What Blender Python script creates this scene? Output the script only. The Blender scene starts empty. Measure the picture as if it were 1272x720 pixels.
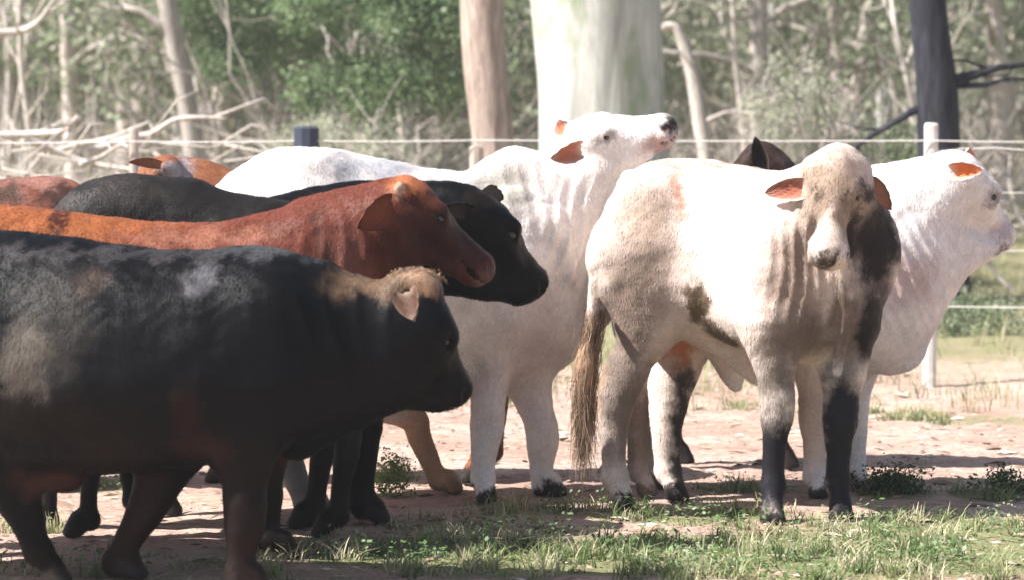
import bpy, math, random
import numpy as np
from mathutils import Vector, Matrix, noise as mnoise
R = math.radians
random.seed(7); rng = np.random.default_rng(7)
sc = bpy.context.scene
C = bpy.context.collection

# ------------------------------------------------------------------ camera
FPX, CAMZ, HOR = 3768.0, 1.55, 165.0          # focal length in photo pixels, eye height, horizon row
PITCH = math.atan((360 - HOR) / FPX)
cam = bpy.data.objects.new('camera', bpy.data.cameras.new('camera')); C.objects.link(cam)
cam.location = (0, 0, CAMZ)
cam.rotation_euler = (math.pi / 2 - PITCH, 0, 0)
cam.data.sensor_width = 36; cam.data.lens = 36 * FPX / 1272
cam.data.clip_start = 0.5; cam.data.clip_end = 2000
cam.data.dof.use_dof = True; cam.data.dof.focus_distance = 12.0; cam.data.dof.aperture_fstop = 3.2
sc.camera = cam

# ------------------------------------------------------------------ light
SUN_EL, SUN_AZ = R(48), R(-105)               # azimuth clockwise from +Y : sun to the left and a little behind the camera
d = Vector((math.sin(SUN_AZ) * math.cos(SUN_EL), math.cos(SUN_AZ) * math.cos(SUN_EL), math.sin(SUN_EL)))
world = bpy.data.worlds.new('World'); sc.world = world; world.use_nodes = True
nt = world.node_tree; nt.nodes.clear()
sky = nt.nodes.new('ShaderNodeTexSky'); sky.sky_type = 'NISHITA'; sky.sun_disc = False
sky.sun_elevation = SUN_EL; sky.sun_rotation = SUN_AZ; sky.dust_density = 2.0
bg = nt.nodes.new('ShaderNodeBackground'); bg.inputs['Strength'].default_value = 0.06
wo = nt.nodes.new('ShaderNodeOutputWorld')
nt.links.new(sky.outputs[0], bg.inputs[0]); nt.links.new(bg.outputs[0], wo.inputs[0])
sun = bpy.data.objects.new('sun', bpy.data.lights.new('sun', 'SUN')); C.objects.link(sun)
sun.data.energy = 5.0; sun.data.angle = R(0.5); sun.data.color = (1.0, 0.965, 0.93)
sun.rotation_euler = d.to_track_quat('Z', 'Y').to_euler(); sun.location = d * 30
sc.view_settings.view_transform = 'Standard'; sc.view_settings.look = 'None'
sc.view_settings.exposure = 1.4; sc.view_settings.gamma = 1.0

# ------------------------------------------------------------------ helpers
def at(px, py, Y):
    """world point seen at photo pixel (px, py) that stands Y metres away"""
    a = (px - 636) / FPX; b = (360 - py) / FPX
    dy = math.cos(PITCH) + b * math.sin(PITCH); dz = -math.sin(PITCH) + b * math.cos(PITCH)
    return np.array([a / dy * Y, Y, CAMZ + dz / dy * Y])
def S(Y): return FPX / Y                       # pixels per metre at distance Y
def gy(py): return CAMZ * FPX / (py - HOR)     # distance of the flat ground seen at row py
def gx(px, Y): return (px - 636) / FPX * Y

def tag(o, label=None, cat=None, group=None, kind=None):
    if label: o['label'] = label
    if cat: o['category'] = cat
    if group: o['group'] = group
    if kind: o['kind'] = kind
    return o
def empty(name, loc=(0, 0, 0)):
    o = bpy.data.objects.new(name, None); o.empty_display_size = .2; o.location = loc; C.objects.link(o); return o
def mesh_obj(name, V, F, mat, parent=None, cols=None, smooth=True, matidx=None, loc=None):
    me = bpy.data.meshes.new(name)
    V = np.asarray(V, dtype=np.float64).reshape(-1, 3)
    if loc is not None: V = V - np.array(loc)
    if isinstance(F, np.ndarray):
        n, k = F.shape
        me.vertices.add(len(V)); me.vertices.foreach_set('co', V.astype(np.float32).ravel())
        me.loops.add(n * k); me.loops.foreach_set('vertex_index', F.astype(np.int32).ravel())
        me.polygons.add(n); me.polygons.foreach_set('loop_start', np.arange(0, n * k, k, dtype=np.int32))
        me.polygons.foreach_set('loop_total', np.full(n, k, dtype=np.int32))
        me.update(calc_edges=True); me.validate()
    else:
        me.from_pydata([tuple(v) for v in V], [], [tuple(f) for f in F]); me.update()
    if cols is not None:
        a = me.color_attributes.new('coat', 'FLOAT_COLOR', 'POINT')
        c = np.ones((len(V), 4), dtype=np.float32); c[:, :3] = cols
        a.data.foreach_set('color', c.ravel())
    for m in (mat if isinstance(mat, (list, tuple)) else [mat]): me.materials.append(m)
    if matidx is not None: me.polygons.foreach_set('material_index', np.asarray(matidx, dtype=np.int32))
    me.polygons.foreach_set('use_smooth', np.full(len(me.polygons), smooth))
    o = bpy.data.objects.new(name, me); C.objects.link(o)
    if loc is not None: o.location = loc
    if parent is not None:
        o.parent = parent
        if loc is None: o.matrix_parent_inverse = Matrix.Translation(parent.location).inverted()
    return o

class MB:                                      # collects geometry for one mesh
    def __init__(s): s.v = []; s.f = []; s.c = []; s.n = 0
    def add(s, v, f, col=None):
        v = np.asarray(v, dtype=float).reshape(-1, 3)
        s.v.append(v); s.f += [tuple(i + s.n for i in q) for q in f]; s.n += len(v)
        if col is not None:
            cc = np.asarray(col, dtype=float)
            s.c.append(np.tile(cc, (len(v), 1)) if cc.ndim == 1 else cc)
    def tube(s, pts, rad, seg=8, col=None, wob=0.0, caps=True):
        pts = [np.asarray(p, dtype=float) for p in pts]; n = len(pts)
        V = []; up = np.array([0.13, 0.27, 0.95])
        for i, p in enumerate(pts):
            t = pts[min(i + 1, n - 1)] - pts[max(i - 1, 0)]; t = t / (np.linalg.norm(t) + 1e-9)
            if i == 0:
                if abs(t @ up) > .9: up = np.array([1., .1, .05])
                a = np.cross(t, up); a /= np.linalg.norm(a)
            else:
                a = a - t * (a @ t); a /= np.linalg.norm(a)
            b = np.cross(t, a)
            for k in range(seg):
                w = 2 * math.pi * k / seg
                r = rad[i] * (1 + (wob * (mnoise.noise(Vector((k * .9, p[2] * 1.3, p[0] * 2))) if wob else 0)))
                V.append(p + r * (math.cos(w) * a + math.sin(w) * b))
        F = [(i * seg + k, i * seg + (k + 1) % seg, (i + 1) * seg + (k + 1) % seg, (i + 1) * seg + k) for i in range(n - 1) for k in range(seg)]
        if caps: F += [tuple(range(seg))[::-1], tuple((n - 1) * seg + k for k in range(seg))]
        s.add(V, F, col)
    def box(s, c, h, col=None):
        c = np.asarray(c, float); x, y, z = h
        V = [c + np.array((i * x, j * y, k * z)) for i in (-1, 1) for j in (-1, 1) for k in (-1, 1)]
        F = [(0, 1, 3, 2), (4, 6, 7, 5), (0, 4, 5, 1), (2, 3, 7, 6), (0, 2, 6, 4), (1, 5, 7, 3)]
        s.add(V, F, col)
    def build(s, name, mat, parent=None, smooth=True, loc=None):
        return mesh_obj(name, np.vstack(s.v), s.f, mat, parent, np.vstack(s.c) if s.c else None, smooth, loc=loc)

# ------------------------------------------------------------------ materials
def mat_new(name):
    m = bpy.data.materials.new(name); m.use_nodes = True
    nt = m.node_tree; return m, nt, nt.nodes['Principled BSDF']
def N(nt, kind, **kw):
    n = nt.nodes.new(kind)
    for k, v in kw.items():
        if k in n.inputs.keys(): n.inputs[k].default_value = v
        else: setattr(n, k, v)
    return n
def ramp(nt, src, stops):
    r = nt.nodes.new('ShaderNodeValToRGB'); e = r.color_ramp.elements
    while len(e) < len(stops): e.new(0.5)
    for i, (p, c) in enumerate(stops):
        e[i].position = p; e[i].color = (*c, 1) if len(c) == 3 else c
    nt.links.new(src, r.inputs[0]); return r.outputs[0]
def mixc(nt, fac, a, b, mode='MIX'):
    m = nt.nodes.new('ShaderNodeMix'); m.data_type = 'RGBA'; m.blend_type = mode
    for s_, v in ((m.inputs[0], fac), (m.inputs[6], a), (m.inputs[7], b)):
        if hasattr(v, 'is_output'): nt.links.new(v, s_)
        else: s_.default_value = v if not isinstance(v, tuple) else (*v, 1)[:4]
    return m.outputs[2]
def coords(nt, scale=(1, 1, 1), obj=True):
    t = nt.nodes.new('ShaderNodeTexCoord'); m = nt.nodes.new('ShaderNodeMapping'); m.inputs['Scale'].default_value = scale
    nt.links.new(t.outputs['Object' if obj else 'Generated'], m.inputs[0]); return m.outputs[0]
def bump(nt, p, h, strength=.3, dist=.01):
    b = nt.nodes.new('ShaderNodeBump'); b.inputs['Strength'].default_value = strength; b.inputs['Distance'].default_value = dist
    nt.links.new(h, b.inputs['Height']); nt.links.new(b.outputs[0], p.inputs['Normal'])

def hide_material():
    m, nt, p = mat_new('cattle_coat')
    a = N(nt, 'ShaderNodeVertexColor'); a.layer_name = 'coat'
    v = coords(nt)
    n1 = N(nt, 'ShaderNodeTexNoise', Scale=7.0, Detail=6.0, Roughness=.65); nt.links.new(v, n1.inputs[0])
    v2 = coords(nt, (70, 70, 16))
    n2 = N(nt, 'ShaderNodeTexNoise', Scale=3.0, Detail=5.0, Roughness=.7, Distortion=.6); nt.links.new(v2, n2.inputs[0])
    f1 = ramp(nt, n1.outputs[0], [(.3, (.74, .72, .70)), (.62, (1.08, 1.06, 1.04))])
    f2 = ramp(nt, n2.outputs[0], [(.3, (.78, .77, .76)), (.7, (1.14, 1.13, 1.12))])
    c = mixc(nt, 1.0, a.outputs[0], f1, 'MULTIPLY'); c = mixc(nt, 1.0, c, f2, 'MULTIPLY')
    nt.links.new(c, p.inputs['Base Color'])
    p.inputs['Roughness'].default_value = .45; p.inputs['Specular IOR Level'].default_value = .09
    p.inputs['Sheen Weight'].default_value = 0; p.inputs['Sheen Roughness'].default_value = .4
    mm = N(nt, 'ShaderNodeMath', operation='MULTIPLY_ADD'); nt.links.new(n1.outputs[0], mm.inputs[0]); mm.inputs[1].default_value = 2.2
    nt.links.new(n2.outputs[0], mm.inputs[2])
    bump(nt, p, mm.outputs[0], .35, .004)
    return m
COAT = hide_material()
def hair_material():
    m, nt, p = mat_new('short_hair'); a = N(nt, 'ShaderNodeVertexColor'); a.layer_name = 'coat'; nt.links.new(a.outputs[0], p.inputs['Base Color'])
    p.inputs['Roughness'].default_value = .5; p.inputs['Specular IOR Level'].default_value = .07; return m
HAIRM = hair_material()
def simple(name, col, rough=.7, spec=.3, nscale=8., amt=.25, bmp=.3, bd=.01, sc3=(1, 1, 1), attr=False):
    m, nt, p = mat_new(name)
    v = coords(nt, sc3)
    n = N(nt, 'ShaderNodeTexNoise', Scale=nscale, Detail=7.0, Roughness=.65); nt.links.new(v, n.inputs[0])
    f = ramp(nt, n.outputs[0], [(.28, (1 - amt,) * 3), (.72, (1 + amt,) * 3)])
    if attr:
        a = N(nt, 'ShaderNodeVertexColor'); a.layer_name = 'coat'; base = a.outputs[0]
    else: base = col
    nt.links.new(mixc(nt, 1.0, base, f, 'MULTIPLY'), p.inputs['Base Color'])
    p.inputs['Roughness'].default_value = rough; p.inputs['Specular IOR Level'].default_value = spec
    bump(nt, p, n.outputs[0], bmp, bd); return m
EYE = simple('eye_surface', (.012, .008, .006), .12, .6, amt=.1, bmp=0)
def bark(name, c1, c2, scale, patch=None, ridges=1.0):
    m, nt, p = mat_new(name)
    v = coords(nt, (1, 1, .16))
    n = N(nt, 'ShaderNodeTexNoise', Scale=scale, Detail=9.0, Roughness=.7, Distortion=.8); nt.links.new(v, n.inputs[0])
    v2 = coords(nt, (1, 1, .5))
    n2 = N(nt, 'ShaderNodeTexNoise', Scale=2.6, Detail=5.0, Roughness=.6); nt.links.new(v2, n2.inputs[0])
    c = ramp(nt, n.outputs[0], [(.32, c1), (.66, c2)])
    if patch:
        f = ramp(nt, n2.outputs[0], [(.50, (0, 0, 0)), (.60, (1, 1, 1))]); c = mixc(nt, f, c, patch)
    nt.links.new(c, p.inputs['Base Color']); p.inputs['Roughness'].default_value = .9; p.inputs['Specular IOR Level'].default_value = .15
    bump(nt, p, n.outputs[0], .8, .03 * ridges); return m
BARK_PINK = bark('rough_pinkish_bark', (.22, .155, .13), (.56, .45, .39), 16)
BARK_PALE = bark('pale_smooth_bark', (.30, .30, .27), (.70, .68, .64), 3.2, (.34, .38, .27), 1.6)
BARK_GREY = bark('grey_bark', (.24, .21, .19), (.48, .43, .39), 12)
BARK_LIGHT = bark('light_pinkish_bark', (.36, .30, .27), (.62, .55, .50), 12)
BARK_CHAR = bark('charred_bark', (.010, .010, .013), (.05, .05, .065), 14)
DEAD = bark('weathered_dead_wood', (.40, .34, .30), (.66, .60, .55), 18)
def leaf_mat(name, h=.0):
    m, nt, p = mat_new(name)
    a = N(nt, 'ShaderNodeVertexColor'); a.layer_name = 'coat'
    nt.links.new(a.outputs[0], p.inputs['Base Color']); p.inputs['Roughness'].default_value = .5
    p.inputs['Specular IOR Level'].default_value = .35
    tr = nt.nodes.new('ShaderNodeBsdfTranslucent'); mx = nt.nodes.new('ShaderNodeMixShader'); mx.inputs[0].default_value = .42
    nt.links.new(a.outputs[0], tr.inputs[0]); out = nt.nodes['Material Output']
    nt.links.new(p.outputs[0], mx.inputs[1]); nt.links.new(tr.outputs[0], mx.inputs[2]); nt.links.new(mx.outputs[0], out.inputs[0])
    return m
LEAF = leaf_mat('leaf'); GRASSM = leaf_mat('grass_blade')

# ------------------------------------------------------------------ ground
def gz(x, y):
    x = np.asarray(x, float); y = np.asarray(y, float)
    t = np.clip((y - 30) / 75, 0, 1)
    z = 3.4 * t * t * (3 - 2 * t) + np.clip((y - 105) / 300, 0, 1) * 6
    near = np.clip((y - 14.5) / 6, 0, 1) + np.clip((8.8 - y) / 3, 0, 1)
    z = z + near * (.05 * np.sin(x * .9 + y * .5) + .04 * np.sin(y * 1.3 - x * .6 + 1))
    return z - .006 + .006 * np.sin(x * 5.1 + 2 * np.sin(y * 3.3)) * np.sin(y * 4.3 + x)
ys = np.concatenate([np.arange(-60, 4, 4.), np.arange(4, 9, .25), np.arange(9, 17, .06), np.arange(17, 40, .3), np.arange(40, 130, 2), np.arange(130, 700, 30)])
xs = np.concatenate([np.arange(-500, -60, 40.), np.arange(-60, -8, 3.), np.arange(-8, -3, .4), np.arange(-3, 3.2, .06), np.arange(3.2, 8, .4), np.arange(8, 60, 3.), np.arange(60, 520, 40)])
X, Y_ = np.meshgrid(xs, ys); Z = gz(X, Y_)
clod = rng.normal(0, .004, Z.shape) * (Y_ < 20)
ny, nx = X.shape
idx = np.arange(ny * nx).reshape(ny, nx)
Fg = np.stack([idx[:-1, :-1], idx[:-1, 1:], idx[1:, 1:], idx[1:, :-1]], -1).reshape(-1, 4)
def ground_mat():
    m, nt, p = mat_new('trampled_earth')
    v = coords(nt)
    n1 = N(nt, 'ShaderNodeTexNoise', Scale=1.1, Detail=8.0, Roughness=.62, Distortion=.4); nt.links.new(v, n1.inputs[0])
    v2 = coords(nt, (.8, 1.6, 1))
    n2 = N(nt, 'ShaderNodeTexNoise', Scale=9.0, Detail=8.0, Roughness=.7, Distortion=1.0); nt.links.new(v2, n2.inputs[0])
    n3 = N(nt, 'ShaderNodeTexNoise', Scale=70.0, Detail=4.0, Roughness=.7); nt.links.new(v, n3.inputs[0])
    c = ramp(nt, n1.outputs[0], [(.3, (.42, .28, .22)), (.5, (.56, .40, .33)), (.7, (.64, .50, .43))])
    f = ramp(nt, n2.outputs[0], [(.30, (.40, .37, .35)), (.46, (1, 1, 1)), (.66, (1.12, 1.1, 1.08))])
    c = mixc(nt, 1.0, c, f, 'MULTIPLY')
    f3 = ramp(nt, n3.outputs[0], [(.3, (.6, .58, .55)), (.5, (1, 1, 1)), (.75, (1.25, 1.22, 1.15))])
    c = mixc(nt, 1.0, c, f3, 'MULTIPLY')
    # green and straw cover where grass grows
    at_ = N(nt, 'ShaderNodeVertexColor'); at_.layer_name = 'coat'
    sp = nt.nodes.new('ShaderNodeSeparateColor'); nt.links.new(at_.outputs[0], sp.inputs[0])
    gm = N(nt, 'ShaderNodeMath', operation='MULTIPLY_ADD'); nt.links.new(n2.outputs[0], gm.inputs[0]); gm.inputs[1].default_value = 1.4; 
    ad = N(nt, 'ShaderNodeMath', operation='ADD'); nt.links.new(sp.outputs[0], ad.inputs[0]); ad.inputs[1].default_value = -.95
    nt.links.new(ad.outputs[0], gm.inputs[2])
    g = ramp(nt, n3.outputs[0], [(.3, (.12, .14, .05)), (.55, (.28, .28, .14)), (.75, (.46, .41, .26))])
    gf = ramp(nt, gm.outputs[0], [(.25, (0, 0, 0)), (.6, (1, 1, 1))])
    c = mixc(nt, gf, c, g)
    nt.links.new(c, p.inputs['Base Color']); p.inputs['Roughness'].default_value = .95; p.inputs['Specular IOR Level'].default_value = .1
    s = N(nt, 'ShaderNodeMath', operation='MULTIPLY_ADD'); nt.links.new(n3.outputs[0], s.inputs[0]); s.inputs[1].default_value = .25; nt.links.new(n2.outputs[0], s.inputs[2])
    bump(nt, p, s.outputs[0], 1.0, .045); return m
# grass cover: (photo px, photo row on the ground, radius in m across, radius in m deep, weight)
PATCH = [(1000, 690, 1.5, .75, 1), (640, 690, .9, .65, 1), (470, 690, .35, .45, 1), (860, 640, .5, .35, .8), (1200, 660, .8, .5, .9), (480, 592, .14, .25, .9),
         (1110, 512, .5, .5, .7), (1220, 520, .5, .5, .7), (720, 635, .5, .25, .7), (200, 715, .8, .4, .55), (60, 660, .3, .3, .5), (1110, 612, .22, .3, .9),
         (560, 655, .3, .3, .8), (920, 500, .4, .5, .4), (150, 600, .25, .4, .7), (1250, 615, .3, .3, .9), (930, 605, .3, .2, .8)]
def grass_w(x, y):
    w = np.zeros_like(x)
    for px, py, rx, ry, a in PATCH:
        Y0 = gy(py); X0 = gx(px, Y0)
        w = np.maximum(w, a * np.clip(1.35 - ((x - X0) / rx) ** 2 - ((y - Y0) / ry) ** 2, 0, 1))
    far = np.clip((y - 18.2) / 2.5, 0, 1) * .8
    return np.clip(np.maximum(w, far) , 0, 1)
gw = grass_w(X.ravel(), Y_.ravel())
ground = mesh_obj('ground', np.stack([X.ravel(), Y_.ravel(), (Z + clod).ravel()], -1), Fg, ground_mat(), cols=np.stack([gw, gw, gw], -1))
tag(ground, kind='structure')

# ------------------------------------------------------------------ grass, weeds, litter
def blades(P, h, wd, lean, cols, seg=3):
    """P (n,3) roots; curved tapering blades as one vertex/face array"""
    n = len(P); ang = rng.uniform(0, 2 * np.pi, n); d = np.stack([np.cos(ang), np.sin(ang), np.zeros(n)], -1)
    s = np.stack([-np.sin(ang + rng.normal(0, .6, n)), np.cos(ang), np.zeros(n)], -1)
    V = []; Cc = []
    for i in range(seg + 1):
        t = i / seg
        c = P + d * (lean * h * t * t)[:, None] + np.array([0, 0, 1.]) * (h * (t - .25 * lean * t * t))[:, None]
        w = (wd * (1 - t) ** .7 + .0004)[:, None]
        V += [c - s * w, c + s * w]; k = cols * (.75 + .5 * t); Cc += [k, k]
    V = np.stack(V, 1).reshape(-1, 3); Cc = np.stack(Cc, 1).reshape(-1, 3)
    b = np.arange(n)[:, None, None] * (2 * (seg + 1)); q = np.array([[2 * i, 2 * i + 1, 2 * i + 3, 2 * i + 2] for i in range(seg)])[None]
    return V, (b + q).reshape(-1, 4), Cc
def scatter(n, x0, x1, y0, y1, wfun):
    x = rng.uniform(x0, x1, n); y = rng.uniform(y0, y1, n); k = rng.uniform(0, 1, n) < wfun(x, y); return x[k], y[k]
def grassfield():
    Vs, Fs, Cs, n0 = [], [], [], 0
    def put(x, y, per, hh, spread, pal):
        nonlocal n0
        m = len(x); cx = np.repeat(x, per) + rng.normal(0, spread, m * per); cy = np.repeat(y, per) + rng.normal(0, spread, m * per)
        P = np.stack([cx, cy, gz(cx, cy) - .005], -1)
        size = np.repeat(rng.uniform(.4, 1.25, m), per)
        base = np.repeat(np.array(pal)[rng.integers(0, len(pal), m)], per, 0) * rng.uniform(.7, 1.3, (m * per, 1))
        V, F, Cc = blades(P, hh * size * rng.uniform(.4, 1.2, m * per), rng.uniform(.0016, .0042, m * per) , rng.uniform(.1, 1.3, m * per), base)
        Vs.append(V); Fs.append(F + n0); Cs.append(Cc); n0 += len(V)
    pal = [(.13, .19, .06), (.20, .25, .10), (.32, .34, .17), (.46, .43, .26), (.10, .15, .05), (.54, .49, .34)]
    x, y = scatter(8200, -2.2, 2.4, 9.2, 19.5, lambda x, y: grass_w(x, y) ** 1.5 * (.5 + .5 * np.sin(x * 7 + np.sin(y * 9)) * np.sin(y * 8 + x)))
    put(x, y, 26, .078, .032, pal)
    x, y = scatter(900, -2.5, 2.6, 9.3, 19, lambda x, y: .05 + .1 * grass_w(x, y)); put(x, y, 14, .05, .025, pal[3:] + pal[:2])
    x, y = scatter(5200, -10, 11, 17, 60, lambda x, y: np.ones_like(x) * .9); put(x, y, 16, .22, .12, [(.24, .28, .13), (.40, .39, .22), (.52, .47, .32), (.16, .21, .09)])
    V = np.vstack(Vs); F = np.vstack(Fs); return mesh_obj('grass', V, F, GRASSM, cols=np.vstack(Cs))
tag(grassfield(), 'short green and straw grass tufts growing on the trampled ground', 'grass', kind='stuff')
def weeds():                                    # low broad leaved ground cover
    x, y = scatter(4600, -2.2, 2.4, 9.3, 14.2, lambda x, y: grass_w(x, y) ** 1.3 * (.5 + .5 * np.sin(x * 4.3 + 1) * np.sin(y * 5 + 2 * x)))
    per = 16; m = len(x); n = m * per
    sz = np.repeat(np.minimum(rng.gamma(4, .2, m), 1.3), per)
    cx = np.repeat(x, per) + rng.normal(0, .035, n) * sz; cy = np.repeat(y, per) + rng.normal(0, .035, n) * sz
    cz = gz(cx, cy) + rng.uniform(.004, .07, n) * sz
    a = rng.uniform(0, 2 * np.pi, n); til = rng.uniform(-.2, .9, n)
    d = np.stack([np.cos(a) * np.cos(til), np.sin(a) * np.cos(til), np.sin(til)], -1)
    s = np.stack([-np.sin(a), np.cos(a), rng.uniform(-.4, .4, n)], -1); L = (rng.uniform(.010, .026, n) * sz)[:, None]; W = L * .36
    c = np.stack([cx, cy, cz], -1)
    V = np.stack([c, c + d * L * .5 + s * W, c + d * L, c + d * L * .5 - s * W], 1).reshape(-1, 3)
    F = np.arange(n * 4).reshape(n, 4)
    pal = np.array([(.09, .17, .05), (.14, .24, .08), (.20, .28, .13), (.34, .38, .24)])
    col = np.repeat(pal[rng.integers(0, 4, m)], per, 0) * rng.uniform(.7, 1.35, (n, 1))
    return mesh_obj('weeds', V, F, LEAF, cols=np.repeat(col, 4, 0))
tag(weeds(), 'low broad leaved green weeds between the hooves', 'weeds', kind='stuff')
def litter():
    n = 5200; x = rng.uniform(-2.4, 2.6, n); y = rng.uniform(9.3, 20, n); a = rng.normal(0, .7, n)
    L = rng.gamma(1.3, .013, n) + .004; W = L * rng.uniform(.08, .5, n)
    z = gz(x, y) + .006
    d = np.stack([np.cos(a), np.sin(a), rng.normal(0, .12, n)], -1); s = np.stack([-np.sin(a), np.cos(a), rng.normal(0, .2, n)], -1)
    c = np.stack([x, y, z], -1); hh = np.array([0, 0, 1.]) * (W * .35 + .002)[:, None]
    V = np.stack([c - d * L[:, None], c + s * W[:, None], c + d * L[:, None], c - s * W[:, None], c + hh], 1).reshape(-1, 3)
    b = np.arange(n)[:, None, None] * 5; F = (b + np.array([[0, 3, 4], [3, 2, 4], [2, 1, 4], [1, 0, 4]])[None]).reshape(-1, 3)
    pal = np.array([(.42, .31, .25), (.26, .17, .12), (.10, .07, .05), (.55, .46, .38), (.36, .22, .16)])
    return mesh_obj('leaf_litter', V, F, simple('litter', (1, 1, 1), attr=True), cols=np.repeat(pal[rng.integers(0, 5, n)] * rng.uniform(.8, 1.2, (n, 1)), 5, 0))
tag(litter(), 'chips of bark, dry leaves and clods scattered on the pinkish earth', 'leaf litter', kind='stuff')

# ------------------------------------------------------------------ implicit bodies
def dens(pts, k=5):
    P = [np.asarray(p, float) for p in pts]; n = len(P); out = []
    for i in range(n - 1):
        p0 = P[max(i - 1, 0)]; p1 = P[i]; p2 = P[i + 1]; p3 = P[min(i + 2, n - 1)]
        for j in range(k):
            t = j / k; out.append(.5 * (2 * p1 + (p2 - p0) * t + (2 * p0 - 5 * p1 + 4 * p2 - p3) * t * t + (3 * p1 - p0 - 3 * p2 + p3) * t ** 3))
    out.append(P[-1]); return np.array(out)
def chain(pts, L=(0, 1, 0), k=.04, cap=1.0, egg=0.0, op='add', sub=5):
    """pts rows (x,y,z, r, r_lateral) in metres; L is the lateral axis"""
    D = dens(pts, sub) if len(pts) > 1 else np.array([pts[0], np.asarray(pts[0]) + [1e-4, 0, 0, 0, 0]])
    D[:, 3:] = np.maximum(D[:, 3:], .003)
    L = np.asarray(L, float); L /= np.linalg.norm(L)
    return dict(D=D, L=L, k=k, cap=cap, egg=egg, op=op)
def sdf_mesh(chains, res=.013):
    lo = np.min([(c['D'][:, :3] - c['D'][:, 3:].max(1)[:, None]).min(0) for c in chains if c['op'] == 'add'], 0) - .05
    hi = np.max([(c['D'][:, :3] + c['D'][:, 3:].max(1)[:, None]).max(0) for c in chains if c['op'] == 'add'], 0) + .05
    lo[2] = max(lo[2], -.04)
    nn = np.ceil((hi - lo) / res).astype(int) + 1
    ax = [lo[i] + np.arange(nn[i]) * res for i in range(3)]
    F = np.full(nn, .3, dtype=np.float32)
    for c in chains:
        D, L, k, cap = c['D'], c['L'], c['k'], c['cap']
        R_ = D[:, 3:].max(1)[:, None]; pad = k + .03
        a = np.maximum(((D[:, :3] - R_).min(0) - pad - lo) / res, 0).astype(int); b = np.minimum(((D[:, :3] + R_).max(0) + pad - lo) / res + 2, nn).astype(int)
        if (b <= a).any(): continue
        sub = F[a[0]:b[0], a[1]:b[1], a[2]:b[2]]; g = np.full(sub.shape, .3, dtype=np.float32)
        for i in range(len(D) - 1):
            A, B = D[i], D[i + 1]; rm = max(A[3], A[4], B[3], B[4]) + pad
            l2 = np.maximum((np.minimum(A[:3], B[:3]) - rm - lo) / res, a).astype(int); h2 = np.minimum((np.maximum(A[:3], B[:3]) + rm - lo) / res + 2, b).astype(int)
            if (h2 <= l2).any(): continue
            px = ax[0][l2[0]:h2[0], None, None] - A[0]; py = ax[1][None, l2[1]:h2[1], None] - A[1]; pz = ax[2][None, None, l2[2]:h2[2]] - A[2]
            dv = B[:3] - A[:3]; ln = np.linalg.norm(dv) + 1e-9; u = dv / ln
            s = px * u[0] + py * u[1] + pz * u[2]; t = np.clip(s / ln, 0, 1)
            Lp = L - u * (L @ u); Lp /= (np.linalg.norm(Lp) + 1e-9); Up = np.cross(Lp, u)
            if Up[2] < 0: Up = -Up
            la = px * Lp[0] + py * Lp[1] + pz * Lp[2]; v = px * Up[0] + py * Up[1] + pz * Up[2]
            axl = (s - t * ln) * cap
            r = A[3] + (B[3] - A[3]) * t; rl = A[4] + (B[4] - A[4]) * t
            ratio = r / rl
            if c['egg']: ratio = ratio * (1 + c['egg'] * np.clip(v / r, -1, 1))
            q = np.sqrt(v * v + (la * ratio) ** 2 + axl * axl) - r
            q = q / np.maximum(1, .5 + .5 * ratio)
            o = (slice(l2[0] - a[0], h2[0] - a[0]), slice(l2[1] - a[1], h2[1] - a[1]), slice(l2[2] - a[2], h2[2] - a[2]))
            g[o] = np.minimum(g[o], q)
        if c['op'] == 'add':
            h = np.clip(.5 + .5 * (sub - g) / k, 0, 1); sub[...] = sub + (g - sub) * h - k * h * (1 - h)
        else:
            g = -g; h = np.clip(.5 + .5 * (g - sub) / k, 0, 1); sub[...] = sub + (g - sub) * h + k * h * (1 - h)
    zc = -(ax[2])[None, None, :]
    F = np.maximum(F, np.broadcast_to(zc, F.shape))
    F[0] = F[-1] = .1; F[:, 0] = F[:, -1] = .1; F[:, :, 0] = F[:, :, -1] = .1
    # surface nets
    sgn = F < 0
    nx, ny, nz = F.shape; cs = (nx - 1, ny - 1, nz - 1)
    cnt = np.zeros(cs, np.int16); acc = np.zeros(cs + (3,), np.float32)
    offs = [(i, j, k) for i in (0, 1) for j in (0, 1) for k in (0, 1)]
    inside = sum(sgn[i:i + cs[0], j:j + cs[1], k:k + cs[2]].astype(np.int8) for i, j, k in offs)
    act = np.argwhere((inside > 0) & (inside < 8))
    P = np.zeros((len(act), 3)); n = np.zeros(len(act))
    for (i, j, k) in offs:
        for axd in range(3):
            if (i, j, k)[axd] == 1: continue
            o2 = [i, j, k]; o2[axd] = 1
            fa = F[act[:, 0] + i, act[:, 1] + j, act[:, 2] + k]; fb = F[act[:, 0] + o2[0], act[:, 1] + o2[1], act[:, 2] + o2[2]]
            m = (fa < 0) != (fb < 0); t = np.where(m, fa / (fa - fb + 1e-12), 0)
            p = np.tile(np.array([i, j, k], float), (len(act), 1)); p[:, axd] += t
            P += p * m[:, None]; n += m
    P = (act + P / n[:, None]) * res + lo
    vid = np.full(cs, -1, np.int64); vid[tuple(act.T)] = np.arange(len(act))
    quads = []
    for axd in range(3):
        s0 = [slice(None)] * 3; s1 = [slice(None)] * 3; s0[axd] = slice(0, -1); s1[axd] = slice(1, None)
        ch = sgn[tuple(s0)] != sgn[tuple(s1)]; e = np.argwhere(ch); b_, c_ = [(1, 2), (2, 0), (0, 1)][axd]
        ok = (e[:, b_] > 0) & (e[:, c_] > 0) & (e[:, b_] < cs[b_]) & (e[:, c_] < cs[c_]); e = e[ok]
        def cell(db, dc):
            q = e.copy(); q[:, b_] += db; q[:, c_] += dc; return vid[tuple(q.T)]
        q = np.stack([cell(-1, -1), cell(0, -1), cell(0, 0), cell(-1, 0)], -1)
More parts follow.
